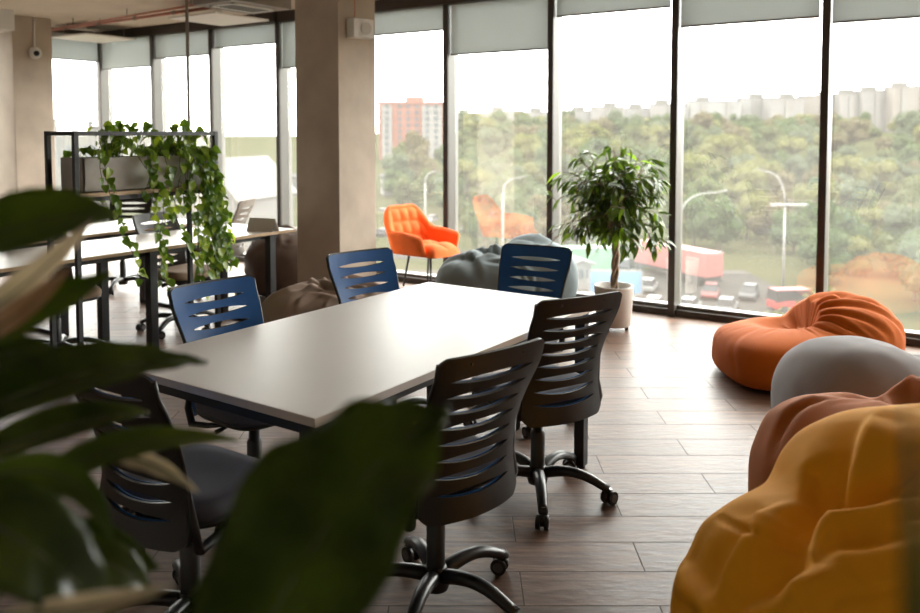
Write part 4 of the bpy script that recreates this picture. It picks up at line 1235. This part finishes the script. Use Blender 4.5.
# trees
def crown(seed, mt, slim=1.0):
    R = random.Random(seed)
    m = MB()
    blobs = []
    for k in range(R.randint(8, 12)):
        a = R.uniform(0, 2 * PI); rr = R.uniform(0, .62)
        z = R.uniform(.30, 1.0)
        blobs.append((Vector((rr * math.cos(a) * slim, rr * math.sin(a) * slim, z * 1.35)), R.uniform(.28, .46) * (1.15 - .35 * z)))
    D, F = ico(2)
    for c, r_ in blobs:
        vs = []
        for d in D:
            q = r_ * .82 * (1 + .35 * noise.noise(Vector(d) * 2.2 + c * 5))
            vs.append((c.x + d[0] * q, c.y + d[1] * q, c.z + d[2] * q * .9))
        m.add(vs, F, 0, False)
        for _ in range(170):
            d = Vector((R.gauss(0, 1), R.gauss(0, 1), R.gauss(.15, 1))).normalized()
            p = c + d * (r_ * R.uniform(.78, 1.16))
            n_ = (d + Vector((R.gauss(0, .6), R.gauss(0, .6), R.gauss(0, .6)))).normalized()
            t1 = n_.orthogonal().normalized(); t1 = Matrix.Rotation(R.uniform(0, 6.28), 3, n_) @ t1
            t2 = n_.cross(t1); s_ = R.uniform(.028, .062)
            m.add([p - t1 * s_, p + t2 * s_ * .7, p + t1 * s_, p - t2 * s_ * .7], [(0, 1, 2, 3)], 0, False)
    m.tube([(0, 0, -.12), (.02, .01, .35), (0, .02, .95)], [.045, .035, .012], 6, mat=1)
    for k in range(4):
        a = R.uniform(0, 6.28); m.tube([(0, 0, .3 + .12 * k), (.3 * math.cos(a), .3 * math.sin(a), .62 + .14 * k)], [.02, .008], 5, mat=1)
    return m


tree_cols = {
    'green': ((0.014, 0.027, 0.006), (0.025, 0.039, 0.009)), 'olive': ((0.025, 0.032, 0.009), (0.039, 0.046, 0.014)), 'yellowing': ((0.041, 0.044, 0.009), (0.057, 0.057, 0.014)),
    'rust-tinted': ((0.039, 0.032, 0.014), (0.050, 0.042, 0.019)), 'grey-green': ((0.023, 0.032, 0.015), (0.033, 0.044, 0.023)),
}
protos = []
for i, (nm, (c1, c2)) in enumerate(tree_cols.items()):
    mt = leaf_mat('tree_' + nm.replace('-', '_'), c1, c2, .8, .25, 1.5, .2)
    for j in range(2):
        o = crown(100 + i * 7 + j, None).build('tree', [mt, XM['trunk']])
        protos.append((nm, o))
RT = random.Random(21)
pos = []
tries = 0
def too_close(X, Y, r_):
    return any((X - a) ** 2 + (Y - b) ** 2 < (.62 * (r_ + c)) ** 2 for a, b, c in pos)
while len(pos) < 285 and tries < 40000:
    tries += 1
    tt = RT.uniform(-.085, .72)
    y0_ = 50 if tt > .44 else (108 if tt > .1 else 114)
    Y = y0_ * math.exp(RT.random() ** .85 * math.log(520 / y0_))
    if tt < -.015 and not (150 < Y < 420): continue
    X = tt * Y
    r_ = (4.2 + 4.6 * sst(120, 420, Y)) * RT.uniform(.8, 1.25)
    if abs(tt + .06) < .055 and Y > 290: continue
    if too_close(X, Y, r_ * .9): continue
    pos.append((X, Y, r_))
used = set()
lbl = {'green': 'mid green bushy tree in the wood on the slope outside', 'olive': 'olive green tree in the wood on the slope outside', 'yellowing': 'yellowing autumn tree in the wood on the slope outside',
       'rust-tinted': 'brownish autumn tree in the wood on the slope outside', 'grey-green': 'hazy grey-green tree in the wood on the slope outside'}
wts = [0, 0, 0, 1, 1, 1, 2, 2, 3, 3, 4, 4, 4]
for X, Y, r_ in pos:
    k = RT.choice(wts) * 2 + RT.randint(0, 1)
    nm, pr_ = protos[k]
    o = pr_ if k not in used else pr_.copy()
    if k in used: COL.objects.link(o)
    used.add(k)
    x, y = view(X, Y)
    hh = RT.uniform(.85, 1.2) * (1.0 if Y < 300 else .8)
    o.location = (x, y, gz(X, Y) - .2); o.rotation_euler = (0, 0, RT.uniform(0, 6.28)); o.scale = (r_, r_, r_ * hh)
    tag(o, lbl[nm], 'tree', nm + ' trees on the slope')

# blocks of flats on the ridge
fm = [facade_mat('slab_facade', (0.089, 0.083, 0.076), (0.046, 0.048, 0.053), 3.2, 2.8, .75), facade_mat('slab_facade_warm', (0.092, 0.081, 0.070), (0.046, 0.046, 0.049), 3.0, 2.8, .8), facade_mat('slab_facade_pale', (0.105, 0.101, 0.095), (0.060, 0.064, 0.069), 3.4, 2.8, .7)]
RB = random.Random(9)
ridge = [(448, 489, 114, 640), (488, 524, 112, 560), (526, 557, 113, 575), (560, 590, 112, 570), (590, 622, 108, 560), (622, 650, 109, 575), (650, 684, 105, 560), (686, 738, 102, 565), (738, 762, 99, 575), (764, 800, 99, 560), (800, 834, 97, 570), (834, 856, 95, 560), (856, 886, 92, 555), (886, 925, 88, 545), (926, 970, 90, 550)]
desc = ['lowest, farthest slab left of the others', 'pale block with a raised roof box, nearest the brick tower', 'block just right of the first raised roof box', 'block behind the left edge of the ficus crown', 'block above the ficus crown', 'low block right of the one above the ficus crown', 'block beside the mullion right of the ficus', 'longest block, right of the ficus', 'short taller block right of the longest one', 'block above the T-shaped floodlight', 'block just left of the last mullion', 'narrow block just right of the last mullion', 'block second from the right edge of the view', 'tallest-looking block at the right edge of the view', 'block past the right edge']
for (p0, p1, yt, Y), ds in zip(ridge[:14], desc):
    xm = (p0 + p1) / 2; X = (xm - 460) / 818.2 * Y; wd = (p1 - p0) / 818.2 * Y * .96
    zt = 1.515 + (133 - yt) / 818.2 * Y; zb = gz(X, Y) - 1
    x, y = view(X, Y)
    r = tag(empty('apartment_block', (x, y, zb), YAW + RB.uniform(-.02, .02)), 'hazy ridge apartment block: ' + ds, 'building', 'apartment blocks on the ridge')
    h_ = zt - zb; d_ = 13
    m = MB(); m.b2((-wd / 2, -d_ / 2, 0), (wd / 2, d_ / 2, h_)); m.build('wall', RB.choice(fm), r)
    m = MB(); m.b2((-wd / 2 - .3, -d_ / 2 - .3, h_), (wd / 2 + .3, d_ / 2 + .3, h_ + .8)); rf = m.build('roof', XM['pale'], r)
    m = MB(); q = RB.uniform(-.25, .25) * wd; m.b2((q - 4, -3, h_ + .8), (q + 4, 3, h_ + 3.6)); m.build('roof_box', XM['pale'], rf)
    m = MB()
    for k in range(max(1, int(wd / 12))):
        bx = -wd / 2 + (k + .5) * wd / max(1, int(wd / 12))
        m.b2((bx - 1.6, -d_ / 2 - 1.2, 2), (bx + 1.6, -d_ / 2, h_ - 1))
    m.build('balcony_stack', XM['white'], r)

# brick tower block
Yb = 320; Xb = (411 - 460) / 818.2 * Yb
x, y = view(Xb, Yb); zb = gz(Xb, Yb) - 1
r = tag(empty('apartment_tower', (x, y, zb), YAW + .10), 'red brick tower block with white balcony bays, seen above the orange armchair', 'building')
W_, D_ = 25.0, 14.0; h_ = 1.515 + (133 - 105) / 818.2 * Yb - zb
m = MB(); m.b2((-W_ / 2, -D_ / 2, 0), (W_ / 2, D_ / 2, h_)); m.build('wall', XM['brick'], r)
m = MB(); m.b2((-W_ / 2 - .3, -D_ / 2 - .3, h_), (W_ / 2 + .3, D_ / 2 + .3, h_ + .9)); rf = m.build('roof', XM['brick'], r)
m = MB(); m.b2((-2, -3, h_ + .9), (5, 3, h_ + 3)); m.build('roof_box', XM['brick'], rf)
nf = 9; fh = h_ / nf
m = MB(); m.b2((-W_ / 2 + 1.2, -D_ / 2 - 1.0, 0), (-W_ / 2 + 5.0, -D_ / 2, h_ - .6)); b1 = m.build('balcony_bay', XM['white'], r)
m = MB(); m.b2((W_ / 2 - 8.6, -D_ / 2 - 1.0, 0), (W_ / 2 - 1.0, -D_ / 2, h_ - .6)); b2_ = m.build('balcony_bay', XM['white'], r)
wm = MB(); wm.b2((-.75, -.06, 0), (.75, .06, 1.5)); w0 = None
def win(px_, py_, z, par):
    global w0
    if w0 is None:
        w0 = wm.build('window', XM['winglass'], par); o = w0
    else:
        o = w0.copy(); COL.objects.link(o); o.parent = par
    o.location = (px_, py_, z)
for k in range(nf):
    z = k * fh + .7
    for q in (-4.5, -1.3, 1.9): win(q, -D_ / 2, z, r)
    win(-W_ / 2 + 3.1, -D_ / 2 - 1.0, z, b1)
    for q in (-6.6, -3.2): win(W_ / 2 + q, -D_ / 2 - 1.0, z, b2_)


def shed(name, px, Y, wpx, hgt, lab, wallm, roofm, gable=2.2, rot=0.3, dep=10, cat='building', nwin=4):
    X = (px - 460) / 818.2 * Y; wd = wpx / 818.2 * Y
    x, y = view(X, Y)
    r = tag(empty(name, (x, y, gz(X, Y)), YAW + rot), lab, cat)
    m = MB(); a, b = wd / 2, dep / 2
    m.add([(-a, -b, 0), (a, -b, 0), (a, b, 0), (-a, b, 0), (-a, -b, hgt), (a, -b, hgt), (a, b, hgt), (-a, b, hgt), (0, -b, hgt + gable), (0, b, hgt + gable)],
          [(0, 1, 5, 8, 4), (2, 3, 7, 9, 6), (1, 2, 6, 5), (3, 0, 4, 7)])
    m.build('wall', wallm, r)
    m = MB(); o_ = .5
    m.add([(-a - o_, -b - o_, hgt - .1), (0, -b - o_, hgt + gable + .15), (a + o_, -b - o_, hgt - .1), (-a - o_, b + o_, hgt - .1), (0, b + o_, hgt + gable + .15), (a + o_, b + o_, hgt - .1)], [(0, 1, 4, 3), (1, 2, 5, 4)])
    m.build('roof', roofm, r, solid=.25)
    for k in range(nwin):
        m = MB(); q = -a + (k + .5) * wd / nwin; m.b2((q - wd / nwin * .3, -b - .05, hgt * .45), (q + wd / nwin * .3, -b + .05, hgt * .8)); m.build('window', XM['winglass'], r)
    return r


shed('white_hall', 238, 110, 62, 9.0, 'white gabled hall outside, between the hanging vines and the column', XM['pale'], XM['pale'], 5.0, -.25, 16, nwin=0)
shed('office_building', 66, 210, 30, 20.5, 'pale low office building in the far left window', XM['pale'], XM['roof_grey'], .3, .1, 18, nwin=5)
shed('office_building', 112, 190, 52, 18.5, 'pale office building behind the left end of the planters', XM['pale'], XM['roof_grey'], .3, -.1, 18, nwin=6)
shed('office_building', 180, 260, 40, 17.0, 'pale grey building behind the hanging rod', XM['pale'], XM['roof_grey'], .3, .0, 18, nwin=5)
shed('warehouse', 262, 190, 22, 4.5, 'small pale shed beyond the white hall', XM['white'], XM['roof_grey'], 1.2, .2, 12, nwin=2)
shed('warehouse', 392, 205, 20, 4.5, 'small white shed in the car park above the arm of the orange chair', XM['white'], XM['roof_grey'], 1.2, .2, 8, nwin=2)
shed('warehouse', 286, 230, 26, 5, 'pale shed glimpsed just left of the column', XM['pale'], XM['roof_grey'], 1.0, .1, 12, nwin=3)
shed('kiosk', 578, 92, 20, 2.9, 'small white kiosk outside, below the ficus beside the green container', XM['white'], XM['pale'], .3, .2, 3, cat='kiosk', nwin=3)

# green container, billboard
Xc, Yc = (578 - 460) / 818.2 * 104, 104
x, y = view(Xc, Yc)
r = tag(empty('shipping_container', (x, y, GZ + .06), YAW + .1), 'pale green container outside, seen behind the ficus trunk', 'container')
m = MB()
for k in range(24):
    xx = -4.2 + k * .35; m.b2((xx, -1.25 - (.05 if k % 2 else 0), .15), (xx + .35, 1.25 + (.05 if k % 2 else 0), 2.75))
m.build('body', XM['green'], r)
m = MB(); m.b2((-4.3, -1.35, 2.75), (4.3, 1.35, 2.9)); m.b2((-4.3, -1.35, 0), (4.3, 1.35, .15)); m.build('frame', XM['green'], r)
Xc, Yc = (617 - 460) / 818.2 * 84, 84
x, y = view(Xc, Yc)
r = tag(empty('billboard', (x, y, GZ + .06), YAW - .05), 'blue board in a pale frame standing outside, behind the ficus pot', 'billboard')
m = MB(); m.b2((-2.6, -.05, .9), (2.6, .05, 3.1)); m.build('board', XM['sign_blue'], r)
m = MB()
for lo, hi in (((-2.8, -.08, 3.1), (2.8, .08, 3.3)), ((-2.8, -.08, .7), (2.8, .08, .9)), ((-2.8, -.08, .7), (-2.6, .08, 3.3)), ((2.6, -.08, .7), (2.8, .08, 3.3))): m.b2(lo, hi)
m.build('frame', XM['white'], r)
for s in (-1, 1):
    m = MB(); m.tube([(s * 1.9, 0, 0), (s * 1.9, 0, .75)], .09, 8); m.build('post', XM['lamp'], r)

# cars
def car_meshes(van=False):
    L, W, Hh = (4.9, 1.95, 2.15) if van else (4.35, 1.78, 1.46)
    st = [(-.5, .42, .70), (-.485, .30, .80), (-.36, .26, .84), (-.30, .26, .86), (.10, .26, .88), (.22, .26, .86), (.38, .27, .76), (.47, .30, .66), (.5, .42, .56)]
    if van: st = [(-.5, .4, 1.0), (-.49, .3, 1.05), (-.3, .28, 1.08), (.25, .28, 1.08), (.40, .28, 1.0), (.47, .3, .85), (.5, .45, .7)]
    b = MB(); V = []
    for q, z0, z1 in st:
        hw = W / 2 * (1 - .14 * abs(2 * q) ** 5)
        V.append([(q * L, -hw * .96, z0), (q * L, -hw, (z0 + z1) / 2), (q * L, -hw * .95, z1), (q * L, hw * .95, z1), (q * L, hw, (z0 + z1) / 2), (q * L, hw * .96, z0)])
    b.grid(V, closev=True, smooth=False)
    n = 6; b.f.append(tuple(range(n))); b.m.append(0); b.sm.append(False); b.f.append(tuple((len(V) - 1) * n + k for k in reversed(range(n)))); b.m.append(0); b.sm.append(False)
    g = MB(); rf = MB()
    cab = [(-.44, .84, .80), (-.33, Hh - .06, .66), (.02, Hh - .03, .68), (.27, .86, .80)] if not van else [(-.49, 1.05, .92), (-.47, Hh - .06, .82), (.24, Hh - .06, .84), (.40, 1.0, .90)]
    zb_ = .80 if not van else 1.0
    bot = [(c[0] * L, c[2] * W / 2 * 1.15 if i in (0, 3) else W / 2 * .93, zb_) for i, c in enumerate(cab)]
    P = []
    for i, c in enumerate(cab):
        P.append((c[0] * L, -c[2] * W / 2 * 1.05, c[1])); P.append((c[0] * L, c[2] * W / 2 * 1.05, c[1]))
    Bm = [(cab[1][0] * L, W / 2 * .93, zb_), (cab[2][0] * L, W / 2 * .93, zb_)]
    g.add(P + [(Bm[0][0], -Bm[0][1], zb_), (Bm[0][0], Bm[0][1], zb_), (Bm[1][0], -Bm[1][1], zb_), (Bm[1][0], Bm[1][1], zb_)],
          [(0, 1, 3, 2), (2, 3, 5, 4), (4, 5, 7, 6), (0, 2, 8), (1, 9, 3), (2, 4, 10, 8), (3, 9, 11, 5), (4, 6, 10), (5, 11, 7)])
    a, c = cab[1], cab[2]
    rf.b2((a[0] * L + .02, -a[2] * W / 2 * 1.03, a[1] - .01), (c[0] * L + .15, a[2] * W / 2 * 1.03, a[1] + .05))
    wh = MB(); wh.tube([(0, -.1, 0), (0, .1, 0)], .32, 16)
    return L, W, b, g, rf, wh


def make_car(van=False):
    L, W, b, g, rf, wh = car_meshes(van)
    paint = bpy.data.materials.get('car_paint') or mat('car_paint', (0.7, 0.7, 0.7), .25, coat=.5)
    body = b.build('van' if van else 'car', paint, bevel=.05)
    g.build('car_windows', XM['carglass'], body); roof = rf.build('car_roof', paint, body, .03)
    w_ = wh.build('wheel', XM['tyre'], body)
    ps = [(s * L * .30 + (.02), t_ * (W / 2 - .12), .32) for s in (-1, 1) for t_ in (-1, 1)]
    w_.location = ps[0]
    for p in ps[1:]:
        c = w_.copy(); COL.objects.link(c); c.parent = body; c.location = p
    return body


def paint_of(col, nm):
    k = 'car_paint_' + nm
    return bpy.data.materials.get(k) or mat(k, col, .5, spec=.15)


PA = {'white': (0.093, 0.093, 0.091), 'silver': (0.054, 0.056, 0.057), 'red': (0.054, 0.007, 0.006), 'dark grey': (0.010, 0.011, 0.012), 'grey': (0.028, 0.030, 0.031), 'blue': (0.008, 0.013, 0.026)}
car0 = make_car(); van0 = make_car(True)
RC = random.Random(4)
cars = [(692, 312, 'white', 'parked closest to the sill, right of the mullion beside the ficus', 1.1), (713, 298, 'red', 'parked just right of the lorry wheels', 1.2), (730, 312, 'silver', 'nearest the sill, below the red car', 1.1), (752, 299, 'dark grey', 'parked between the red car and the red van', 1.1),
        (655, 313, 'white', 'low behind the ficus pot, nearest the mullion', 1.2), (650, 291, 'white', 'right above the ficus pot rim', 1.2), (627, 269, 'dark grey', 'parked behind the ficus crown, right of the green container', 1.2),
        (462, 212, 'silver', 'far car park, just right of the mullion by the armchair', 1.2), (476, 219, 'red', 'far car park, left of the reflected chair', 1.2), (494, 219, 'white', 'far car park, second row beyond the slate bean bag', 1.2), (512, 214, 'white', 'far car park, beneath the curved lamp post', 1.2), (468, 231, 'white', 'far car park, first row left above the slate bean bag', 1.2), (486, 233, 'red', 'far car park, first row above the slate bean bag', 1.2), (505, 232, 'silver', 'far car park, first row middle above the slate bean bag', 1.2), (525, 226, 'white', 'far car park, right of the reflected chair', 1.2), (538, 238, 'grey', 'far car park, first row beside the next mullion', .7),
        (384, 214, 'white', 'left pane beside the column, far row', 1.3), (399, 217, 'grey', 'left pane, far row behind the armchair', 1.2), (416, 209, 'silver', 'left pane, far row nearest the mullion', 1.2), (384, 236, 'dark grey', 'left pane, beside the armchair and column', 1.2), (431, 222, 'white', 'left pane, behind the armchair arm', 1.2), (433, 209, 'red', 'left pane, far row at the mullion', 1.2),
        (247, 193, 'silver', 'far left car park beyond the white hall', 1.2), (262, 187, 'dark grey', 'far left car park beyond the white hall, nearer the column', 1.2), (282, 200, 'white', 'glimpsed just left of the column', 1.2), (254, 178, 'white', 'farthest one beyond the white hall', 1.2)]
first = True
for px, y_, cn, ds, rot in cars:
    Y = (1.515 - GZ - .06) * 818.2 / (y_ - 133 + 1); X = (px - 460) / 818.2 * Y
    o = car0 if first else copy_tree(car0); first = False
    x, y = view(X, Y); o.location = (x, y, GZ + .06 if Y < 100 or (-24 < X < 6 and Y > 113) else GZ + .02); o.rotation_euler = (0, 0, YAW + rot + RC.choice((0, PI)))
    for q in [o] + [c for c in bpy.data.objects if c.parent == o and c.name.startswith('car_roof')]:
        q.material_slots[0].link = 'OBJECT'; q.material_slots[0].material = paint_of(PA[cn], cn.replace(' ', '_'))
    tag(o, cn + ' car outside: ' + ds, 'car', 'parked cars')
Y = 80; X = (797 - 460) / 818.2 * Y; x, y = view(X, Y)
van0.location = (x, y, GZ + .06); van0.rotation_euler = (0, 0, YAW + .15)
for q in [van0] + [c for c in bpy.data.objects if c.parent == van0 and c.name.startswith('car_roof')]:
    q.material_slots[0].link = 'OBJECT'; q.material_slots[0].material = paint_of((0.13, 0.016, 0.015), 'van_red')
tag(van0, 'red van parked outside, just left of the last mullion', 'van')

# red lorry trailer
Y = 92; X = (717 - 460) / 818.2 * Y; x, y = view(X, Y)
r = tag(empty('lorry_trailer', (x, y, GZ + .06), YAW + math.atan2(.90, -.43)), 'long faded red box lorry trailer parked outside, right of the ficus', 'lorry')
m = MB(); m.b2((0, -1.25, 1.1), (13, 1.25, 3.9)); bx = m.build('cargo_box', XM['lorry'], r, .06)
m = MB()
for s in (-1, 1):
    m.b2((-.03, s * .62 - .58, 1.2), (.0, s * .62 + .58, 3.75))
m.build('rear_door', XM['lorry'], r, .02)
m = MB(); m.b2((.2, -1.1, .75), (12.6, 1.1, 1.1)); m.b2((.0, -1.2, .55), (.15, 1.2, .75)); m.build('chassis', XM['tyre'], r)
for k in range(3):
    for s in (-1, 1):
        m = MB(); m.tube([(1.6 + k * 1.3, s * 1.15 - .16, .5), (1.6 + k * 1.3, s * 1.15 + .16, .5)], .5, 18); m.build('wheel', XM['tyre'], r)
for s in (-1, 1):
    m = MB(); m.tube([(12.2, s * 1.15 - .16, .5), (12.2, s * 1.15 + .16, .5)], .5, 18); m.build('wheel', XM['tyre'], r)

# street lamps
def lamp(px, Y, ytop, pts, lab, tbar=None):
    X = (px - 460) / 818.2 * Y; x, y = view(X, Y); zg = gz(X, Y) + .06
    r = tag(empty('street_lamp', (x, y, zg), YAW), lab, 'street lamp', 'street lamps outside')
    hh = 1.515 + (133 - ytop) / 818.2 * Y - zg
    m = MB(); m.tube([(0, 0, 0), (0, 0, hh * .5), (0, 0, hh)], [.17, .13, .10], 10); m.build('pole', XM['lamp'], r)
    dx, dz = pts; s_ = Y / 818.2
    m = MB(); P = through((0, 0, hh), (dx * s_ * .30, 0, hh + dz * s_ * .78), (dx * s_, 0, hh + dz * s_), 10); m.tube(P, [.10 - .004 * k for k in range(10)], 8); am = m.build('arm', XM['lamp'], r)
    m = MB(); m.box((dx * s_ * 1.12, 0, hh + dz * s_ * 1.06), (abs(dx) * s_ * .32, .3, .14), M=Matrix.Rotation(math.copysign(.25, -dx), 3, 'Y')); m.build('lamp_head', XM['white'], r, .04)
    if tbar:
        zz = 1.515 + (133 - tbar[0]) / 818.2 * Y - zg
        m = MB(); m.b2((tbar[1] * s_, -.2, zz - .12), (tbar[2] * s_, .2, zz + .12)); m.build('crossarm', XM['lamp'], r)


lamp(682, 84, 214, (36, 21), 'tall curved street lamp outside beside the lorry trailer')
lamp(786, 92, 204, (-22, 32), 'street lamp outside with a straight crossarm, behind the gap between ficus and last mullion', (205, -14, 22))
lamp(503, 100, 192, (18, 14), 'curved street lamp outside above the slate bean bag')
lamp(425, 120, 182, (12, 10), 'thin street lamp outside above the orange armchair')
